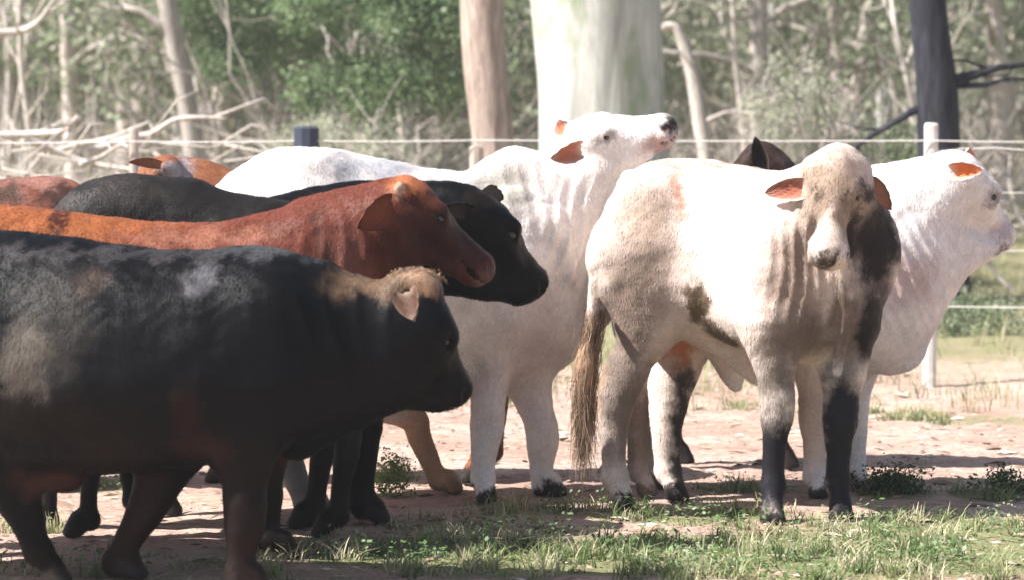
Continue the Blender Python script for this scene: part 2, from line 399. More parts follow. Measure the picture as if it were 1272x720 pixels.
        neg = sgn[tuple(e.T)]; q[~neg] = q[~neg][:, ::-1]; quads.append(q)
    Q = np.vstack(quads); Q = Q[(Q >= 0).all(1)]
    # relax slightly
    for _ in range(2):
        s_ = np.zeros_like(P); w = np.zeros(len(P))
        for a_, b_ in ((0, 1), (1, 2), (2, 3), (3, 0)):
            for i_, j_ in ((a_, b_), (b_, a_)):
                s_ += np.stack([np.bincount(Q[:, i_], P[Q[:, j_], d_], len(P)) for d_ in range(3)], -1); w += np.bincount(Q[:, i_], minlength=len(P))
        P = P * .5 + .5 * s_ / np.maximum(w, 1)[:, None]
    return P, Q

class Cow:
    def __init__(s, Y, base):
        s.Y = Y; s.ch = []; s.paints = []; s.base = base; s.extra = []; s.hoof = (.03, .026, .024); s.folds = []; s.hair_n = 60000; s.nohair = 1.0
    def P(s, px, py, Y=None): return at(px, py, s.Y if Y is None else Y)
    def torso(s, rows, Lat=(0, 1, 0), egg=.14, k=.05):
        """rows (px, top, bottom, Y, lateral half width m)"""
        pts = []
        for px, t, b, Y, lw in rows:
            c = at(px, (t + b) / 2, Y); pts.append([*c, (b - t) / 2 / S(Y), lw])
        s.ch.append(chain(pts, Lat, k=k, cap=2.2, egg=egg))
    def limb(s, rows, Lat=(0, 1, 0), k=.05, flat=1.0, cap=1.0, egg=0., op='add'):
        """rows (px, py, Y, r px [, lateral m])"""
        pts = []
        for r in rows:
            c = at(r[0], r[1], r[2]); rr = r[3] / S(r[2]); pts.append([*c, rr, r[4] if len(r) > 4 else rr * flat])
        s.ch.append(chain(pts, Lat, k=k, cap=cap, egg=egg, op=op))
    def leg(s, rows, flat=.9, face=(1, 0, 0), k=.05, foot=1.0, pastern=True):
        """rows (px, py, Y, r px); the last row is the fetlock; a pastern and hoof are put on the ground below it"""
        s.limb(rows, flat=flat, k=k)
        px, py, Y, r = rows[-1][:4]; c = at(px, py, Y); f = np.asarray(face, float); f /= np.linalg.norm(f)
        rr = r / S(Y)
        rr = max(rr, .034)
        g = np.array([c[0], c[1], 0.]) + f * .045
        Lt = (f[1], -f[0], 0)
        s.ch.append(chain([[*c, rr * 1.08, rr * 1.05], [*(c * .5 + (g + [0, 0, .07]) * .5), rr * .85, rr * .85], [*(g + [0, 0, .068]), .036 * foot, .038 * foot]], Lt, k=.02))
        s.ch.append(chain([[*(g + [0, 0, .062]), .034 * foot, .039 * foot], [*(g + f * .025 + [0, 0, .012]), .044 * foot, .048 * foot]], Lt, k=.012, cap=1))
        gp = g + f * .06; s.ch.append(chain([[*(gp + [0, 0, .08]), .009, .009], [*(gp + f * .01 + [0, 0, .0]), .014, .012]], Lt, k=.012, op='cut'))
        s.paint3(g + [0, 0, .0], (.12, .12, .065), s.hoof, .15)
    def head(s, p0, p1, n, lat=None, scale=1.0, narrow=1.0, dome=0.0, muz=1.14, earlen=.17, ears=None, eyeY=None, jaw=1.0):
        p0 = np.asarray(p0, float); p1 = np.asarray(p1, float); a = p1 - p0; Ln = np.linalg.norm(a); a /= Ln
        n = np.asarray(n, float); n = n - a * (n @ a); n /= np.linalg.norm(n); l = np.cross(a, n); U = .48 * scale
        s.hf = (p0, a, n, l, Ln, U)
        Pt = lambda t, nn, ll=0.: p0 + a * (t * Ln) + n * nn * U + l * ll * U
        row = lambda t, nn, r, rl, ll=0.: [*Pt(t, nn, ll), r * U, rl * U * narrow]
        s.ch.append(chain([row(-.02, 0, .13 + dome, .16), row(.14, .0, .165 + dome, .205), row(.3, -.01, .165, .20), row(.46, -.012, .155, .168), row(.64, -.01, .135, .135), row(.8, -.005, .112 * muz, .122 * muz), row(.93, -.005, .108 * muz, .138 * muz)], l, k=.03, cap=1.6))
        s.ch.append(chain([row(.90, -.0, .104 * muz, .135 * muz), row(.985, -.0, .088 * muz, .12 * muz)], l, k=.02, cap=2.0))
        s.ch.append(chain([row(.12, -.13, .10, .15), row(.28, -.20 * jaw, .115, .13), row(.42, -.185 * jaw, .10, .115), row(.6, -.13 * jaw, .075, .085), row(.78, -.10, .06, .075), row(.9, -.085, .05, .07)], l, k=.03))
        for sd in (-1, 1):
            s.ch.append(chain([row(.20, .09, .04, .05, sd * .15), row(.30, .095, .05, .045, sd * .165 * narrow), row(.40, .06, .035, .04, sd * .14 * narrow)], l, k=.02))      # brow
            s.ch.append(chain([row(.33, .00, .04, .04, sd * .165 * narrow), row(.62, -.02, .03, .03, sd * .115 * narrow)], l, k=.03))      # cheek bone
            s.ch.append(chain([row(.915, .045, .026, .03, sd * .128 * muz), row(.975, .02, .026, .03, sd * .12 * muz)], l, k=.012, op='cut'))
            s.ch.append(chain([row(.31, .05, .036, .036, sd * .215 * narrow)], l, k=.015, op='cut'))
            e = Pt(.315, .05, sd * .172 * narrow); s.extra.append(('eye', e, .017 * scale)); s.ch.append(chain([row(.24, .075, .012, .014, sd * .205 * narrow), row(.31, .092, .013, .014, sd * .215 * narrow), row(.385, .055, .010, .012, sd * .19 * narrow)], l, k=.012)); s.ch.append(chain([row(.25, .03, .010, .012, sd * .20 * narrow), row(.32, .012, .012, .012, sd * .205 * narrow), row(.385, .04, .009, .010, sd * .19 * narrow)], l, k=.012))
            s.paint3(Pt(.94, .035, sd * .135 * muz), .020 * scale, (.004, .003, .003), .4)
            s.paint3(Pt(.315, .05, sd * .2 * narrow), .034 * scale, tuple(np.array(s.base[:3]) * .45), .4)
        s.ch.append(chain([row(1.0, -.045, .013, .22), row(.88, -.06, .014, .22), row(.70, -.05, .011, .17)], l, k=.010, op='cut'))   # mouth
        return Pt
    def hock(s, px, py, Y, sgn=-1, r=9):
        s.limb([(px + sgn * 3, py + 14, Y, r * .8), (px + sgn * 10, py - 2, Y, r), (px + sgn * 12, py - 12, Y, r * .7), (px + sgn * 4, py - 45, Y, r * .5)], k=.02)
    def knee(s, px, py, Y, r=17):
        s.limb([(px, py - 12, Y - .015, r), (px, py + 10, Y - .015, r * .95)], k=.02)
    def ear(s, base, tip, opn, width=.055, inner=(.55, .20, .12), outer=None, droop=.02, cup=.5):
        s.extra.append(('ear', np.asarray(base, float), np.asarray(tip, float), np.asarray(opn, float), width, inner, outer, droop, cup))
    def fold(s, px, py, Y, r, dirn, lam, amp):
        d_ = np.asarray(dirn, float); s.folds.append((at(px, py, Y), np.asarray(r, float), d_ / np.linalg.norm(d_), lam, amp))
    def paint3(s, c, r, col, soft=.5):
        r = np.array([r, r, r], float) if np.isscalar(r) else np.asarray(r, float)
        s.paints.append((np.asarray(c, float), r, np.asarray(col, float), soft))
    def paint(s, px, py, Y, r, col, soft=.5): s.paint3(at(px, py, Y), r, col, soft)
    def build(s, name, label, group=None, res=.013):
        V, Q = sdf_mesh(s.ch, res)
        def normals(V):
            e = np.cross(V[Q[:, 2]] - V[Q[:, 0]], V[Q[:, 3]] - V[Q[:, 1]]); n_ = np.stack([sum(np.bincount(Q[:, c_], e[:, k_], len(V)) for c_ in range(4)) for k_ in range(3)], -1)
            return n_ / (np.linalg.norm(n_, axis=1)[:, None] + 1e-12)
        nr = normals(V); x, y, z = V.T
        dsp = .0035 * np.sin(x * 19 + 2 * np.sin(z * 11 + y * 7)) * np.sin(z * 17 + 2 * np.sin(x * 9) + y * 5) + .0016 * np.sin(x * 47 + 3 * np.sin(z * 23)) * np.sin(z * 41 + y * 31 + 2 * np.sin(x * 29))
        dsp = dsp * np.clip((z - .05) / .3, .15, 1)
        for fc, fr, fd, lam, amp in s.folds:
            q = (((V - fc) / fr) ** 2).sum(1); ph = (V - fc) @ fd / lam * 2 * np.pi + 1.3 * np.sin(z * 14 + x * 9)
            dsp = dsp + amp * np.clip(1 - q, 0, 1) * (1 - 2 * np.abs(np.sin(ph / 2)) ** .7)
        V = V + nr * dsp[:, None]; nr = normals(V)
        col = np.tile(np.array(s.base, float), (len(V), 1))
        W = V + .016 * np.stack([np.sin(V[:, 2] * 31 + 3 * np.sin(V[:, 0] * 17)), 0 * V[:, 0], np.sin(V[:, 0] * 37 + 2 * np.sin(V[:, 2] * 23 + V[:, 1] * 13))], -1) + .006 * np.sin(V[:, [2, 0, 0]] * 113) + rng.normal(0, .007, V.shape)
        for c, r, pc, soft in s.paints:
            q = np.sqrt((((W - c) / r) ** 2).sum(1)); m = np.clip((1 + soft - q) / (2 * soft + 1e-6), 0, 1)[:, None]; m = m * m * (3 - 2 * m)
            col = col * (1 - m) + pc * m
        Vs, Fs, Cs, Mi = [V], [Q], [col], [np.zeros(len(Q), int)]; n0 = len(V)
        for e in s.extra:
            if e[0] == 'eye':
                _, c, r = e; nu, nv = 12, 8; v = []
                for i in range(nv + 1):
                    for j in range(nu):
                        th = math.pi * i / nv; ph = 2 * math.pi * j / nu; v.append(c + r * np.array([math.sin(th) * math.cos(ph), math.sin(th) * math.sin(ph), math.cos(th)]))
                f = [[i * nu + j, (i + 1) * nu + j, (i + 1) * nu + (j + 1) % nu, i * nu + (j + 1) % nu] for i in range(nv) for j in range(nu)]
                cc = np.tile((.01, .008, .006), (len(v), 1)); mi = 1
            else:
                _, b, tp, op, wd, inner, outer, droop, cup = e
                ax = tp - b; ln = np.linalg.norm(ax); ax /= ln; op = op - ax * (op @ ax); op /= np.linalg.norm(op); sd = np.cross(ax, op)
                outer = np.array(outer if outer is not None else s.base); nu, nv = 14, 12; v = []; cc = []
                for side in (0, 1):
                    for i in range(nu + 1):
                        u = i / nu; w = wd * (math.sin(math.pi * min(1, .18 + .82 * u)) ** .62 if u < 1 else .02) * (1.05 - .25 * u)
                        for j in range(nv + 1):
                            x = -1 + 2 * j / nv
                            wv = .004 * math.sin(j * 2.1 + i * 1.7)
                            p = b + ax * (ln * u) + sd * (w * math.sin(x * 1.25) / math.sin(1.25)) + op * (w * cup * (x * x) * (1 - .35 * u) + wv) + np.array([0, 0, -1]) * droop * u * u
                            p = p - op * (.009 * (1 - abs(x) ** 3)) * side
                            v.append(p)
                            k = max(abs(x), 2 * abs(u - .5)) ** 4
                            cc.append(outer if side else np.array(inner) * (1 - k) + outer * k)
                f = []
                m_ = (nu + 1) * (nv + 1); idf = lambda sI, i, j: sI * m_ + i * (nv + 1) + j
                for i in range(nu):
                    for j in range(nv):
                        f.append([idf(0, i, j), idf(0, i, j + 1), idf(0, i + 1, j + 1), idf(0, i + 1, j)]); f.append([idf(1, i, j), idf(1, i + 1, j), idf(1, i + 1, j + 1), idf(1, i, j + 1)])
                mi = 0; cc = np.array(cc)
            Vs.append(np.array(v)); Fs.append(np.array(f) + n0); Cs.append(cc); Mi.append(np.full(len(f), mi)); n0 += len(v)
        V = np.vstack(Vs); loc = [float((V[:, 0].min() + V[:, 0].max()) / 2), float(s.Y), 0.0]
        o = mesh_obj(name, V, np.vstack(Fs), [COAT, EYE], cols=np.vstack(Cs), matidx=np.concatenate(Mi), loc=loc)
        tag(o, label, 'cow', group); s.obj = o; s.coat(o, loc, V[:len(nr)], Q, nr, col); return o
def _coat(s, o, loc, V, Q, nr, col):
    """short lying hair over the whole hide, combed back and down"""
    ar = np.linalg.norm(np.cross(V[Q[:, 2]] - V[Q[:, 0]], V[Q[:, 3]] - V[Q[:, 1]]), axis=1)
    see = (nr[Q[:, 0], 1] < .45) | (nr[Q[:, 0], 2] > .3); ar = ar * see; n = s.hair_n
    f = Q[rng.choice(len(Q), n, p=ar / ar.sum())]; w = rng.dirichlet((1, 1, 1, 1), n)
    P = (V[f] * w[..., None]).sum(1); Nn = (nr[f] * w[..., None]).sum(1); Nn /= np.linalg.norm(Nn, axis=1)[:, None]; Cc = (col[f] * w[..., None]).sum(1)
    g = np.array([-.35 * s.head_dir, .1, -1.]) + rng.normal(0, .28, (n, 3)); g = g - Nn * (g * Nn).sum(1)[:, None]; g /= np.linalg.norm(g, axis=1)[:, None] + 1e-9
    L = (rng.uniform(.010, .022, n) * s.nohair)[:, None]; sd = np.cross(g, Nn) * (rng.uniform(.0006, .0013, n))[:, None]
    tip = P + g * L + Nn * (L * rng.uniform(.04, .24, n)[:, None]); mid = P + g * L * .5 + Nn * L * .16
    Vh = np.stack([P - sd - Nn * .002, P + sd - Nn * .002, mid + sd * .8, tip, mid - sd * .8], 1).reshape(-1, 3)
    Fh = (np.arange(n)[:, None, None] * 5 + np.array([[0, 1, 2], [0, 2, 4], [4, 2, 3]])[None]).reshape(-1, 3)
    Cc = Cc * rng.uniform(.8, 1.22, (n, 1))
    me_o = mesh_obj('coat_hair', Vh, Fh, HAIRM, cols=np.repeat(Cc, 5, 0), loc=loc); me_o.location = (0, 0, 0); me_o.parent = o
Cow.coat = _coat; Cow.head_dir = 1
def hair(name, parent, pts, n, length, width, col, spread=.02, mat=None):
    """tuft of strands hanging along a polyline"""
    D = dens(pts, 6); V = []; F = []; Cc = []; k = 0
    for i in range(n):
        t = rng.uniform(0, .75); j = int(t * (len(D) - 1)); p = D[j] + rng.normal(0, spread, 3) * [1, .7, .3]
        L = length * rng.uniform(.4, 1.1); cur = p.copy(); off = rng.normal(0, .10, 3)
        c = np.array(col) * rng.uniform(.7, 1.25); sd = np.array([math.cos(i), math.sin(i), 0]) * width
        for q in range(6):
            u = q / 5; jj = min(len(D) - 1, j + int(u * L / max(np.linalg.norm(D[-1] - D[0]), .01) * (len(D) - 1)))
            base = D[jj] + (p - D[j]) * (1 - .3 * u)
            cur = base + off * L * u * u + np.array([0, 0, -1]) * max(0, L * u - np.linalg.norm(D[jj] - D[j])) + np.array([.006 * math.sin(q * 2 + i), 0, 0])
            w = sd * (1 - u * .8); V += [cur - w, cur + w]; Cc += [c, c]
            if q: F.append((k + 2 * q - 2, k + 2 * q - 1, k + 2 * q + 1, k + 2 * q))
        k += 12
    o = mesh_obj(name, np.array(V), F, COAT, cols=np.array(Cc)); o.parent = parent; o.matrix_parent_inverse = Matrix.Translation(parent.location).inverted(); return o

BLACK = (.012, .011, .012)
# ------------------------------------------------------------------ the cattle
def v3(*a): return np.array(a, float)

# dark grey heifer facing left over the red cow's back (muzzle at the left, body to the right)
def cow_grey_calf():
    c = Cow(11.75, (.016, .014, .014)); Y = 11.75
    c.head_dir = -1
    c.torso([(455, 290, 400, Y, .10), (430, 262, 440, Y, .19), (390, 250, 480, Y, .25), (330, 243, 510, Y, .28), (270, 238, 515, Y, .28), (220, 224, 505, Y, .25), (185, 217, 480, Y, .21), (155, 219, 430, Y, .16)])
    c.limb([(215, 280, Y, 58, .17), (165, 268, Y - .02, 52, .15), (125, 272, Y - .03, 50, .13), (98, 292, Y - .03, 44, .11)], k=.06)
    c.limb([(170, 300, Y, 60, .15), (150, 400, Y, 50, .17), (140, 470, Y, 30, .1)], k=.06)
    c.head(at(96, 300, Y - .03), at(62, 388, Y - .05), v3(-.9, -.1, .35), scale=.72, earlen=.1)
    c.paint(88, 252, Y - .05, (.07, .2, .05), (.060, .052, .05), .6)
    c.paint(150, 235, Y, (.14, .3, .09), (.035, .030, .029), .6)
    c.ear(at(104, 306, Y - .12), at(128, 322, Y - .18), v3(0, -1, .2), .03, (.012, .01, .01))
    c.ear(at(104, 306, Y + .1), at(126, 322, Y + .2), v3(0, -1, .2), .03, (.012, .01, .01))
    for y, xs_ in ((Y - .13, (120, 112, 110, 112)), (Y + .13, (75, 62, 60, 60))):
        c.leg([(xs_[0] + 20, 470, y, 34), (xs_[0], 545, y, 22), (xs_[1], 590, y, 13), (xs_[2], 635, y, 11), (xs_[3], 645, y, 12)], face=(-1, -.1, 0))
    for y, dx in ((Y - .14, 0), (Y + .14, -30)):
        c.leg([(430 + dx, 400, y, 60), (425 + dx, 490, y, 28), (432 + dx, 545, y, 18), (424 + dx, 600, y, 13), (420 + dx, 640, y, 13)], face=(-1, -.1, 0))
    c.build('grey_calf', 'charcoal grey young cow whose dark back rises just above the red cow\'s orange rump', res=.013)

def cow_red():
    Y = 11.15; c = Cow(Y, (.125, .036, .023))
    c.torso([(-150, 290, 440, Y, .12), (-110, 262, 500, Y, .22), (-40, 253, 530, Y, .28), (40, 258, 540, Y, .29), (120, 268, 548, Y, .30), (200, 275, 548, Y, .30), (270, 276, 545, Y, .28), (330, 266, 530, Y, .25), (380, 252, 500, Y, .21), (415, 248, 450, Y, .17)])
    c.limb([(395, 320, Y, 72, .17), (440, 300, Y - .01, 62, .145), (480, 275, Y - .03, 46, .13)], k=.06)
    c.limb([(400, 285, Y, 40, .07), (440, 262, Y, 26, .06), (480, 244, Y - .02, 22, .06)], k=.05)       # crest
    c.limb([(400, 380, Y, 40, .06), (450, 345, Y, 26, .04), (500, 330, Y - .02, 18, .04)], k=.05)       # dewlap
    Pt = c.head(at(497, 243, Y - .04), at(602, 343, Y + .10), v3(.70, .2, .62), scale=1.12, dome=.02)
    c.fold(430, 330, Y, (.25, .4, .25), (1, 0, .1), .07, .008)
    c.paint3(Pt(.5, 0), (.24, .3, .17), (.038, .017, .014), .6)  # shade over the face, painted into the coat colour
    c.paint3(Pt(1.0, -.02), (.045, .2, .05), (.14, .075, .065), .5)
    c.paint3(Pt(0, .12), (.07, .2, .05), (.36, .13, .06), .5)
    c.paint(60, 275, Y, (.5, .5, .09), (.26, .085, .033), .5)
    c.paint(78, 275, Y, (.022, .5, .10), (.06, .02, .012), .5)
    c.paint(398, 320, Y - .1, (.03, .5, .16), (.05, .018, .012), .4)  # dark of the neck crease, painted on
    c.paint(470, 330, Y - .1, (.018, .5, .14), (.10, .03, .02), .6)  # second neck crease, its shade painted on
    c.paint(430, 325, Y, (.09, .5, .13), (.19, .075, .058), .5)  # mauve highlight painted on the lit neck
    c.paint(255, 295, Y, (.28, .5, .035), (.25, .10, .065), .5)  # mauve highlight painted along the upper side
    c.ear(at(488, 256, Y - .18), at(444, 276, Y - .30), v3(-.1, -1, -.2), .062, (.16, .045, .022), (.10, .032, .018), droop=.02)
    c.ear(at(522, 256, Y + .12), at(540, 272, Y + .26), v3(.3, -.9, 0), .045)
    c.limb([(494, 236, Y - .11, 9), (497, 231, Y - .13, 7)], k=.02)
    c.paint(498, 232, Y - .15, .028, (.45, .34, .26), .5)
    for y, dx in ((Y - .13, 0), (Y + .14, -32)):
        c.leg([(345 + dx, 430, y, 55), (338 + dx, 520, y, 34), (333 + dx, 590, y, 19), (334 + dx, 615, y, 18), (335 + dx, 655, y, 13), (337 + dx, 668, y, 14)])
        c.leg([(-90 + dx, 400, y, 70), (-85 + dx, 490, y, 40), (-105 + dx, 560, y, 22), (-95 + dx, 640, y, 14), (-93 + dx, 668, y, 14)])
    c.paint(330, 640, Y, (.25, .4, .34), (.010, .007, .007), .5)
    c.limb([(-165, 290, Y, 14), (-190, 360, Y, 11), (-196, 480, Y, 8), (-194, 560, Y, 13), (-192, 610, Y, 5)], k=.02)
    c.build('red_cow', 'reddish brown cow with its head just above the nearest black cow\'s tan poll', res=.012)

def cow_black_rear():
    Y = 12.15; c = Cow(Y, (.0022, .0024, .0032))
    c.torso([(125, 310, 380, Y, .1), (150, 268, 440, Y, .2), (200, 254, 480, Y, .22), (270, 252, 500, Y, .23), (340, 248, 505, Y, .23), (390, 235, 490, Y, .24), (430, 224, 470, Y, .2), (465, 222, 430, Y, .16)])
    c.limb([(450, 300, Y, 76, .17), (500, 280, Y - .02, 56, .14), (545, 268, Y - .05, 44, .12), (575, 264, Y - .07, 36, .11)], k=.06)
    c.limb([(480, 370, Y, 36, .05), (540, 340, Y, 24, .04), (590, 330, Y - .04, 18, .04)], k=.05)
    Pt = c.head(at(590, 262, Y - .04), at(662, 360, Y + .12), v3(.80, .3, .6), scale=1.34, jaw=1.1)
    c.limb([(560, 330, Y, 34, .08), (600, 350, Y + .02, 22, .07), (640, 362, Y + .08, 14, .06)], k=.05)
    c.paint3(Pt(0, .1), (.09, .2, .04), (.02, .014, .011), .5)
    c.ear(at(582, 262, Y - .20), at(553, 250, Y - .34), v3(-.1, -.9, -.2), .042, (.03, .022, .02))
    c.ear(at(600, 244, Y + .08), at(625, 238, Y + .24), v3(0, -1, 0), .042, (.03, .022, .02))
    c.limb([(432, 400, Y - .1, 52, .1), (445, 470, Y - .12, 36, .09)], k=.05)
    c.leg([(445, 450, Y - .12, 40), (449, 520, Y - .12, 28), (449, 565, Y - .12, 21), (448, 590, Y - .12, 18), (450, 618, Y - .12, 16), (452, 626, Y - .12, 17)])
    c.leg([(430, 450, Y + .14, 40), (428, 530, Y + .14, 22), (430, 570, Y + .14, 18), (428, 615, Y + .14, 14)])
    for dx, y in ((0, Y - .12), (28, Y + .13)):
        c.leg([(165 + dx, 400, y, 60), (180 + dx, 480, y, 34), (160 + dx, 545, y, 20), (166 + dx, 610, y, 13), (166 + dx, 620, y, 13)])
    c.build('black_cow', 'black cow behind the red cow, face hanging before the stretching white cow\'s chest', res=.012)

def cow_black_front():
    Y = 10.35; c = Cow(Y, (.0026, .0029, .004))
    Yh = Y + .18
    c.torso([(-215, 330, 460, Yh, .14), (-180, 300, 540, Yh, .25), (-110, 287, 575, Yh, .31), (-40, 283, 582, Yh - .02, .32), (40, 289, 590, Y + .1, .34), (110, 299, 590, Y + .06, .35), (190, 308, 582, Y + .03, .34), (260, 309, 575, Y, .31), (320, 304, 565, Y, .28), (370, 312, 548, Y, .24), (410, 328, 525, Y, .19)], egg=.2)
    c.limb([(375, 440, Y, 108, .22), (430, 432, Y - .01, 92, .165), (475, 425, Y - .03, 78, .14), (505, 415, Y - .05, 62, .12)], k=.06)
    c.limb([(370, 545, Y, 26, .07), (420, 520, Y, 22, .05), (470, 496, Y - .03, 18, .05)], k=.05)
    c.limb([(330, 400, Y - .16, 60, .1), (318, 480, Y - .18, 55, .09), (300, 550, Y - .17, 40, .08)], k=.07)   # shoulder
    c.limb([(-120, 400, Yh - .15, 90, .14), (-70, 480, Yh - .17, 80, .13), (-30, 540, Yh - .17, 50, .1)], k=.07)
    Pt = c.head(at(509, 382, Y - .04), at(564, 492, Y + .12), v3(.84, .3, .45), scale=1.32, jaw=1.2, dome=.01)
    c.limb([(440, 460, Y - .02, 50, .10), (490, 478, Y, 28, .08), (535, 492, Y + .05, 18, .06)], k=.05)
    c.ear(at(506, 362, Y - .25), at(513, 397, Y - .34), v3(-.15, -1, -.15), .048, (.06, .025, .015), (.26, .19, .145), droop=0, cup=.75)
    c.fold(420, 400, Y, (.3, .4, .3), (1, 0, .2), .09, .006)
    c.knee(305, 640, Y - .17, 22); c.hock(14, 610, Yh - .17, -1, 13)
    c.ear(at(520, 362, Y + .08), at(540, 366, Y + .24), v3(0, -1, 0), .045, (.3, .2, .14))
    c.limb([(500, 354, Y - .03, 20, .08), (522, 350, Y - .04, 17, .085), (536, 360, Y - .05, 14, .08)], k=.03)
    c.paint(528, 345, Y - .02, (.085, .3, .045), (.36, .23, .15), .35)
    c.paint(470, 350, Y, (.17, .3, .045), (.13, .085, .055), .6)
    c.paint(566, 420, Y - .2, .035, (.14, .04, .035), .6)
    c.paint(60, 400, Y - .25, (.13, .22, .20), (.026, .023, .021), .5)
    c.paint(30, 460, Y - .25, (.085, .3, .17), (.075, .066, .056), .45)  # lighter grey patch on the flank
    c.paint(110, 350, Y - .3, (.07, .2, .045), (.05, .036, .03), .5)
    c.paint(245, 342, Y - .3, (.045, .2, .075), (.12, .12, .135), .6)
    c.paint(160, 315, Y, (.9, .3, .020), (.035, .033, .036), .6)  # sheen along the top of the back, painted into the coat
    c.paint(330, 308, Y, (.17, .3, .020), (.06, .062, .068), .6)  # brighter painted sheen over the withers
    c.paint(232, 530, Y - .3, (.05, .3, .12), (.018, .008, .006), .5)
    c.paint(262, 560, Y - .3, (.09, .3, .04), (.020, .009, .006), .5)
    c.paint(20, 520, Y - .3, (.30, .3, .08), (.009, .006, .005), .5)
    c.paint(150, 700, Y, (.2, .5, .45), (.018, .010, .008), .8)
    c.paint(305, 720, Y, (.16, .5, .42), (.018, .011, .009), .8)
    c.paint(60, 600, Y, (.1, .3, .05), (.04, .018, .012), .6)
    c.leg([(305, 520, Y - .16, 48), (303, 575, Y - .17, 34), (306, 622, Y - .17, 25), (303, 650, Y - .17, 22), (299, 700, Y - .17, 17), (298, 712, Y - .17, 18)], foot=1.1)
    c.leg([(225, 520, Y + .14, 60), (203, 580, Y + .14, 36), (187, 622, Y + .14, 26), (168, 655, Y + .14, 20), (148, 690, Y + .14, 16), (144, 698, Y + .14, 17)], foot=1.1)
    c.leg([(-60, 470, Yh - .16, 95), (-20, 540, Yh - .17, 58), (12, 590, Yh - .17, 34), (28, 628, Yh - .17, 26), (42, 670, Yh - .17, 18), (48, 684, Yh - .17, 18)], foot=1.1)
    c.leg([(-150, 470, Yh + .14, 90), (-150, 550, Yh + .15, 50), (-170, 610, Yh + .15, 26), (-160, 680, Yh + .15, 17)], foot=1.1)
    c.limb([(55, 590, Y, 16, .06), (75, 600, Y, 12, .05), (95, 598, Y, 8, .03)], k=.05)
    c.limb([(-232, 330, Yh, 16), (-262, 400, Yh, 12), (-270, 520, Yh, 9), (-268, 600, Yh, 15), (-266, 660, Yh, 6)], k=.02)
    c.build('black_cow', 'big black cow nearest the camera with grey flank patches and a tan tufted poll', res=.013)
    hair('poll_tuft', c.obj, [at(498, 342, Y - .06), at(522, 336, Y - .05), at(543, 352, Y - .04)], 700, .045, .0012, (.46, .32, .22), .022)

